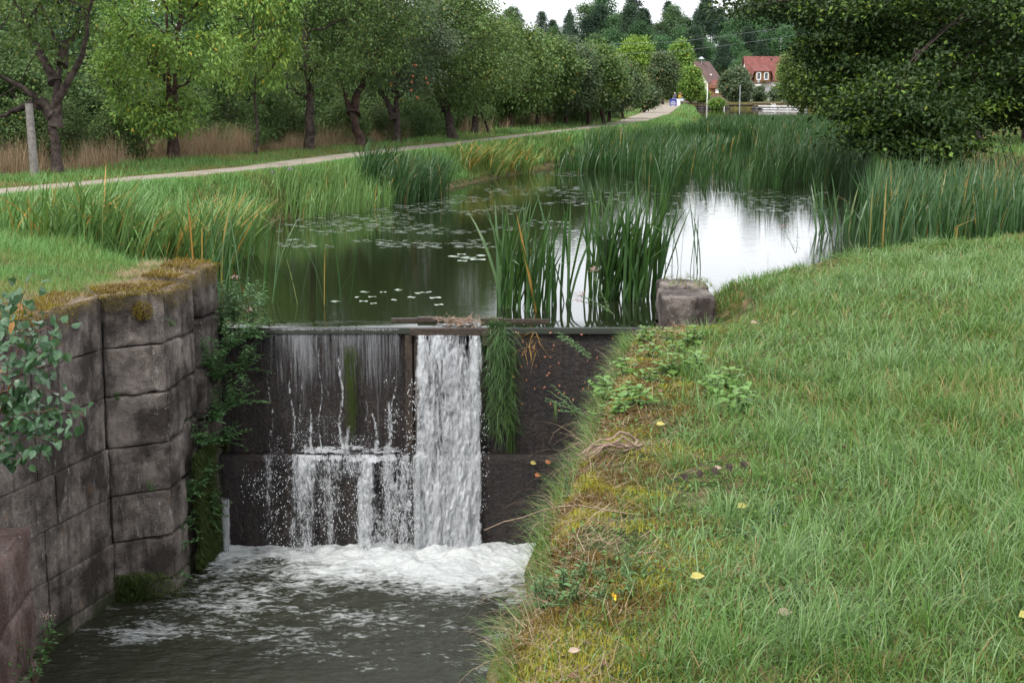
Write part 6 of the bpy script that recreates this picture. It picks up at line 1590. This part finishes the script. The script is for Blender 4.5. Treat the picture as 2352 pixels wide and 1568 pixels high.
# ------------------------------------------------------------ houses
def house(name, c, yaw, W, L, he, hr, wallm, roofm, label, ov=.4):
    """gable house: ridge along local y, W across, L long"""
    root = empty(name, c); root.rotation_euler = (0, 0, yaw)
    mb = MB(); w, l = W/2, L/2
    V = [(-w,-l,-1),(w,-l,-1),(w,-l,he),(0,-l,hr),(-w,-l,he),(-w,l,-1),(w,l,-1),(w,l,he),(0,l,hr),(-w,l,he)]
    mb.add(V, [[0,1,2,4],[6,5,9,7],[1,6,7,2],[5,0,4,9]]); mb.add(V, [[4,2,3],[7,9,8]])
    mb.build('wall', wallm, root)
    mb = MB(); sl = (hr-he)/w; e = w+ov; ze = he-sl*ov; t = .18
    for s in (-1, 1):
        V = [(s*e,-l-ov,ze+.02),(0,-l-ov,hr+.02),(0,l+ov,hr+.02),(s*e,l+ov,ze+.02),(s*e,-l-ov,ze+.02+t),(0,-l-ov,hr+.02+t),(0,l+ov,hr+.02+t),(s*e,l+ov,ze+.02+t)]
        mb.add(V, [[0,1,2,3],[4,7,6,5],[0,4,5,1],[3,2,6,7],[0,3,7,4]])
    rf = mb.build('roof', roofm, root); tag(root, label, 'house'); return root, rf
# B: big red roof facing the canal (ridge across the view)
DB = 318; kB = DB/3267
xc = fx(1768, DB); zg = 1.3; zr = CAMZ+(HOR-133)*kB; ze = CAMZ+(HOR-187)*kB
hb, rf = house('house', (xc, DB+6, zg), pi/2-.0, 11.4, 11.0, ze-zg+.2, zr-zg, M['render_white'], M['roof_red'], 'white house with a large red tiled roof and a dormer, rightmost of the two')
# dormer (local: ridge along y after 90 degree turn -> build in world and parent without offset)
def hpart(mb, name, mat, root, sm=False):
    o = mb.build(name, mat, root, smoothf=sm)
    import mathutils
    o.matrix_parent_inverse = (mathutils.Matrix.Translation(root.location) @ root.rotation_euler.to_matrix().to_4x4()).inverted()
    return o
yd = DB-.9
def q(px, py, D): p = PD(px, py, D); return p
dA, dB = fx(1722, yd), fx(1762, yd); z0, z1 = q(0, 188, yd)[2], q(0, 164, yd)[2]; zt = q(0, 150, yd)[2]
mb = MB(); box(mb, ((dA+dB)/2, yd+2.2, (z0+z1)/2), (dB-dA-.5, 4.4, z1-z0)); dm = hpart(mb, 'dormer', M['brown_wood'], hb)
mb = MB(); V = [(dA+.1,yd-.4,z1),(dB-.1,yd-.4,z1),(dB-.9,yd+2.6,zt),(dA+.9,yd+2.6,zt),(dA-.9,yd+4.5,z0+1),(dB+1.1,yd+4.5,z0+1),(dA-.6,yd+.2,z0+.2),(dB+.6,yd+.2,z0+.2),(dB+.2,yd+5.5,zt+.1),(dA-.2,yd+5.5,zt+.1)]
mb.add(V, [[0,1,2,3],[3,2,8,9],[1,7,8,2],[0,3,9,6]]); hpart(mb, 'dormer_roof', M['roof_red'], hb)
mb = MB(); box(mb, ((dA+dB)/2, yd-.5, z0-.35), (dB-dA+1.2, 1.6, .16), pitch=0); hpart(mb, 'dormer_apron', M['roof_red'], hb)
for px in (1733, 1750):
    x = fx(px, yd); zc = (z0+z1)/2+.1; mb = MB(); 
    for sx in (-.42, .42): box(mb, (x+sx, yd-.12, zc), (.16, .14, 1.5))
    for sz in (-.75, .75): box(mb, (x, yd-.12, zc+sz), (1.0, .14, .18))
    w_ = hpart(mb, 'window_frame', M['white'], hb); mb = MB(); box(mb, (x, yd-.06, zc), (.72, .05, 1.35)); hpart(mb, 'window_pane', M['glass'], hb)
for px, py in ((1672+0*1, 168), (1753, 150+0)): pass
mb = MB(); xa = fx(1781, DB+6); za = q(0, 136, DB+6)[2]
tube(mb, [(xa, DB+6, za-.5), (xa, DB+6, za+5.0)], [.05, .03], 6)
for zz, w in ((4.4, .8), (3.9, 1.2), (.9, 1.3)): box(mb, (xa, DB+6, za+zz), (w, .05, .05))
hpart(mb, 'antenna', M['grey_metal'], hb)
mb = MB(); box(mb, (fx(1792, DB+5), DB+5, za+.1), (1.1, 1.1, 1.4)); hpart(mb, 'chimney', M['stone_far'], hb)
# A: brown roof, gable turned half away, red lean-to in front
DA = 305; kA = DA/3267
xr_ = fx(1596, DA); zra = CAMZ+(HOR-149)*kA; zea = CAMZ+(HOR-188)*kA
yawA = -.62
ha, rfa = house('house', (xr_+1.2, DA+4, 1.2), yawA, 6.6, 6.4, zea-1.2, zra-1.2+.4, M['cream'], M['roof_brown'], 'cream house with steep brown roof and red porch, left of the round tree')
mb = MB(); box(mb, (fx(1637, DA-1), DA-.5, CAMZ+(HOR-203)*kA-1.0), (3.6, 3.2, 3.4)); hpart(mb, 'porch', M['brown_wood'], ha)
mb = MB(); a0, a1 = fx(1621, DA-2), fx(1652, DA-2); zt_, zb_ = CAMZ+(HOR-189)*kA, CAMZ+(HOR-204)*kA
V = [(a0+.2, DA-2.6, zb_), (a1, DA-2.6, zb_), (a1-.3, DA+1.6, zt_+.3), (a0-.3, DA+1.6, zt_+.3)]
V = V + [(x, y, z+.14) for x, y, z in V]; mb.add(V, [[0,3,2,1],[4,5,6,7],[0,1,5,4],[1,2,6,5],[2,3,7,6],[3,0,4,7]]); hpart(mb, 'porch_roof', M['roof_red'], ha)
mb = MB(); box(mb, (fx(1640, DA-2.2), DA-2.2, CAMZ+(HOR-208.5)*kA), (.7, .06, 1.1)); hpart(mb, 'window', M['white'], ha)
for k in range(3):
    mb = MB(); box(mb, (xr_+3.0+.5*k, DA+2.6+1.2*k, CAMZ+(HOR-173)*kA), (.4, .5, .3)); hpart(mb, 'skylight', M['white'], ha)
mb = MB(); xs = fx(1603, DA+3); zs = CAMZ+(HOR-140)*kA; tube(mb, [(xs, DA+3, zra-1.5), (xs, DA+3, zs+.2)], [.07, .07], 8)
for k in range(4): tube(mb, [(xs, DA+3, zs+.2+.12*k), (xs, DA+3, zs+.32+.12*k)], [.66-.13*k, .60-.15*k], 14)
hpart(mb, 'siren', M['grey_metal'], ha)
# white board in front of the big house, timber fence of the left house
sb_ = empty('notice_board', (fx(1733, 300), 300, 1.2)); mb = MB(); zc = CAMZ+(HOR-201)*300/3267; box(mb, (fx(1733, 300), 300, zc), (1.25, .08, 1.1)); fpart(mb, 'panel', M['white'], sb_)
mb = MB(); tube(mb, [(fx(1733, 300), 300.1, 1.0), (fx(1733, 300), 300.1, zc+1.4)], [.06, .06], 8); box(mb, (fx(1733, 300), 300.1, zc+1.2), (.5, .1, .3)); fpart(mb, 'post', M['grey_metal'], sb_)
mb = MB()
for zz in (.25, -.05): box(mb, (fx(1733, 300), 299.94, zc+zz), (.9, .03, .08))
fpart(mb, 'lettering', M['yellow'], sb_); tag(sb_, 'small white board on a post before the white house wall', 'sign')
mb = MB()
for k in range(46): box(mb, (fx(1606, 296)+k*.21, 296, 1.75), (.17, .05, 1.1+.05*(k % 3)))
for zz in (1.45, 2.1): box(mb, (fx(1606, 296)+4.7, 296.07, zz), (9.6, .06, .09))
tag(mb.build('garden_fence', M['fence_wood']), 'low brown garden fence in front of the cream house', 'fence')
mb = MB(); V = [(fx(1786, 262), 262, 1.28), (fx(1900, 262), 262, 1.28), (fx(1900, 275), 275, 1.3), (fx(1786, 275), 275, 1.3)]; mb.add(V, [[0,1,2,3]])
tag(mb.build('road', M['grey_metal']), kind='structure')
# power lines
for k, (pts, lb) in enumerate([([(1150, 118, 150), (1350, 104, 190), (1560, 96, 235), (1760, 70, 275), (1990, 30, 330)], 'upper power line crossing in front of the wooded hill'), ([(1150, 150, 150), (1350, 128, 190), (1560, 118, 235), (1760, 92, 275), (1990, 55, 330)], 'lower power line crossing in front of the wooded hill')]):
    P = np.array([PD(a, b2, d) for a, b2, d in pts]); ti = np.linspace(0, 1, 24); P = np.stack([np.interp(ti, np.linspace(0, 1, 5), P[:,j]) for j in range(3)], 1)
    mb = MB(); tube(mb, P, .026, 5); tag(mb.build('power_line', M['cable']), lb, 'cable', 'power lines')

# ------------------------------------------------------------ cyclists at the far end of the path
M['skin'] = plain('skin', (.48,.30,.23), .6, .3, .04, 5)
def person(base, yaw, shirt, trousers, joints, label, helmet=None, hair=None, hold=None):
    root = empty('person', base); root.rotation_euler = (0, 0, yaw)
    names = list(joints); V = [joints[n][0] for n in names]; R = [joints[n][1] for n in names]
    E = [('pelvis','waist'),('waist','chest'),('chest','neck'),('neck','head'),('head','crown'),('chest','lsh'),('lsh','lel'),('lel','lwr'),('lwr','lha'),('chest','rsh'),('rsh','rel'),('rel','rwr'),('rwr','rha'),
         ('pelvis','lhip'),('lhip','lkn'),('lkn','lan'),('lan','lto'),('pelvis','rhip'),('rhip','rkn'),('rkn','ran'),('ran','rto')]
    me = bpy.data.meshes.new('body'); me.from_pydata(V, [(names.index(a), names.index(b)) for a, b in E], [])
    o = bpy.data.objects.new('body', me); scene.collection.objects.link(o); o.parent = root
    sk = o.modifiers.new('skin', 'SKIN'); ss = o.modifiers.new('sub', 'SUBSURF'); ss.levels = 1; ss.render_levels = 2
    for i, rr in enumerate(R): me.skin_vertices[0].data[i].radius = (rr, rr*.8)
    me.skin_vertices[0].data[0].use_root = True
    me.materials.append(body_mat(shirt, trousers))
    if helmet or hair:
        mb = MB(); h = joints['crown'][0]; a = np.linspace(0, 2*pi, 14, endpoint=False)
        rings = [(.135, -.04), (.14, .02), (.11, .09), (.05, .13)]
        for (r0, z0), (r1, z1) in zip(rings[:-1], rings[1:]): tube(mb, [(h[0], h[1], h[2]+z0), (h[0], h[1], h[2]+z1)], [r0, r1], 14)
        mb.build('helmet' if helmet else 'hair', M['white'] if helmet else M['bark'], root, smoothf=True)
    tag(root, label, 'person'); return root
def body_mat(shirt, trousers):
    m, nt, out = newmat('clothes_and_skin'); z = ND(nt, 'ShaderNodeSeparateXYZ', {'Vector': objco(nt)}).outputs['Z']
    c = ramp(nt, math_(nt, 'DIVIDE', z, 2.0), [(0, (.05,.05,.05)), (.05, trousers), (.475, shirt), (.735, (.48,.30,.23))], 'CONSTANT')
    p = ND(nt, 'ShaderNodeBsdfPrincipled', {'Base Color': c, 'Roughness': .8}); nt.links.new(p.outputs[0], out.inputs['Surface']); return m
def joints(sit=0.0, wide=.0, s=1.0, arms='bars'):
    j = {'pelvis': ((0,0,.95),.14), 'waist': ((0,-.06,1.10),.13), 'chest': ((0,-.16,1.33),.15), 'neck': ((0,-.20,1.48),.06), 'head': ((0,-.23,1.60),.10), 'crown': ((0,-.23,1.72),.085),
         'lsh': ((-.18,-.16,1.38),.06), 'lel': ((-.27,-.28,1.16),.045), 'lwr': ((-.24,-.48,1.06),.035), 'lha': ((-.22,-.55,1.04),.04), 'rsh': ((.18,-.16,1.38),.06), 'rel': ((.27,-.28,1.16),.045), 'rwr': ((.24,-.48,1.06),.035), 'rha': ((.22,-.55,1.04),.04),
         'lhip': ((-.10,0,.90),.10), 'lkn': ((-.15,-.22-sit,.58),.065), 'lan': ((-.15,-.05,.16),.045), 'lto': ((-.15,-.22,.08),.04), 'rhip': ((.10,0,.90),.10), 'rkn': ((.15,-.12,.50),.065), 'ran': ((.15,.02,.10),.045), 'rto': ((.15,-.16,.05),.04)}
    return {k: (tuple(np.array(p)*s), r_*s) for k, (p, r_) in j.items()}
def bicycle(base, yaw, label):
    root = empty('bicycle', base); root.rotation_euler = (0, 0, yaw)
    for y in (-.52, .52):
        mb = MB(); a = np.linspace(0, 2*pi, 25); tube(mb, np.stack([a*0, y+np.cos(a)*.33, .34+np.sin(a)*.33], 1), .022, 6, cap=False); w = mb.build('wheel', M['dark'], root)
        mb = MB()
        for k in range(10): b_ = k*pi/5; tube(mb, [(0, y, .34), (0, y+cos(b_)*.32, .34+sin(b_)*.32)], [.003, .003], 3)
        mb.build('spoke_ring', M['grey_metal'], w)
    mb = MB()
    for a, b_ in (((0,-.52,.34),(0,-.38,.95)), ((0,-.40,.85),(0,.05,.32)), ((0,.05,.32),(0,.16,.88)), ((0,-.40,.82),(0,.15,.82)), ((0,.05,.32),(0,.52,.34)), ((0,.15,.82),(0,.52,.34))): tube(mb, [a, b_], [.02, .02], 6)
    mb.build('frame', M['grey_metal'], root); mb = MB(); tube(mb, [(-.27,-.42,1.02),(0,-.38,1.0),(.27,-.42,1.02)], [.015]*3, 6); mb.build('handlebar', M['dark'], root)
    mb = MB(); box(mb, (0, .18, .93), (.14, .27, .06)); mb.build('saddle', M['dark'], root); tag(root, label, 'bicycle'); return root
YB = 247.0
def pb(px): return (fx(px, YB), YB, float(Z(fx(px, YB), YB))+.02)
b = pb(1544.5); person(b, .1, (.16,.12,.20), (.03,.03,.05), joints(), 'cyclist in a grey purple shirt and white helmet, left of the group', helmet=True); bicycle(b, .1, 'bicycle ridden by the person in the white helmet')
b = pb(1554); b = (b[0], b[1]-1.2, b[2]); person(b, -.1, (.62,.42,.02), (.25,.18,.05), joints(s=.92), 'person in a bright yellow top in the middle of the group', hair=True); bicycle(b, -.1, 'bicycle under the person in yellow')
b = pb(1557.5); b = (b[0], b[1]+.9, b[2]); person(b, .05, (.13,.02,.02), (.10,.04,.12), joints(s=1.12), 'tall bareheaded person in a dark red top, right of the group'); bicycle(b, .05, 'bicycle of the tall person in dark red')
ct = empty('white_cart', (fx(1551, 245), 244.2, .95)); mb = MB(); c0 = ct.location
V = [(-.75,-.3,.45),(.75,-.3,.45),(.95,.3,.45),(-.95,.3,.45),(-.95,-.35,.85),(.95,-.35,.85),(1.05,.35,.85),(-1.05,.35,.85)]
mb.add(V, [[0,3,2,1],[4,5,6,7],[0,1,5,4],[1,2,6,5],[2,3,7,6],[3,0,4,7]]); mb.build('tub', plain('pale_cart', (.6,.68,.72), .5, .4, .03, 3), ct)
for sx in (-.6, .6):
    mb = MB(); a = np.linspace(0, 2*pi, 17); tube(mb, np.stack([a*0+sx, np.cos(a)*.24, .26+np.sin(a)*.24], 1), .03, 6, cap=False); mb.build('wheel', M['dark'], ct)
tag(ct, 'pale blue white cart in front of the cyclists', 'cart')
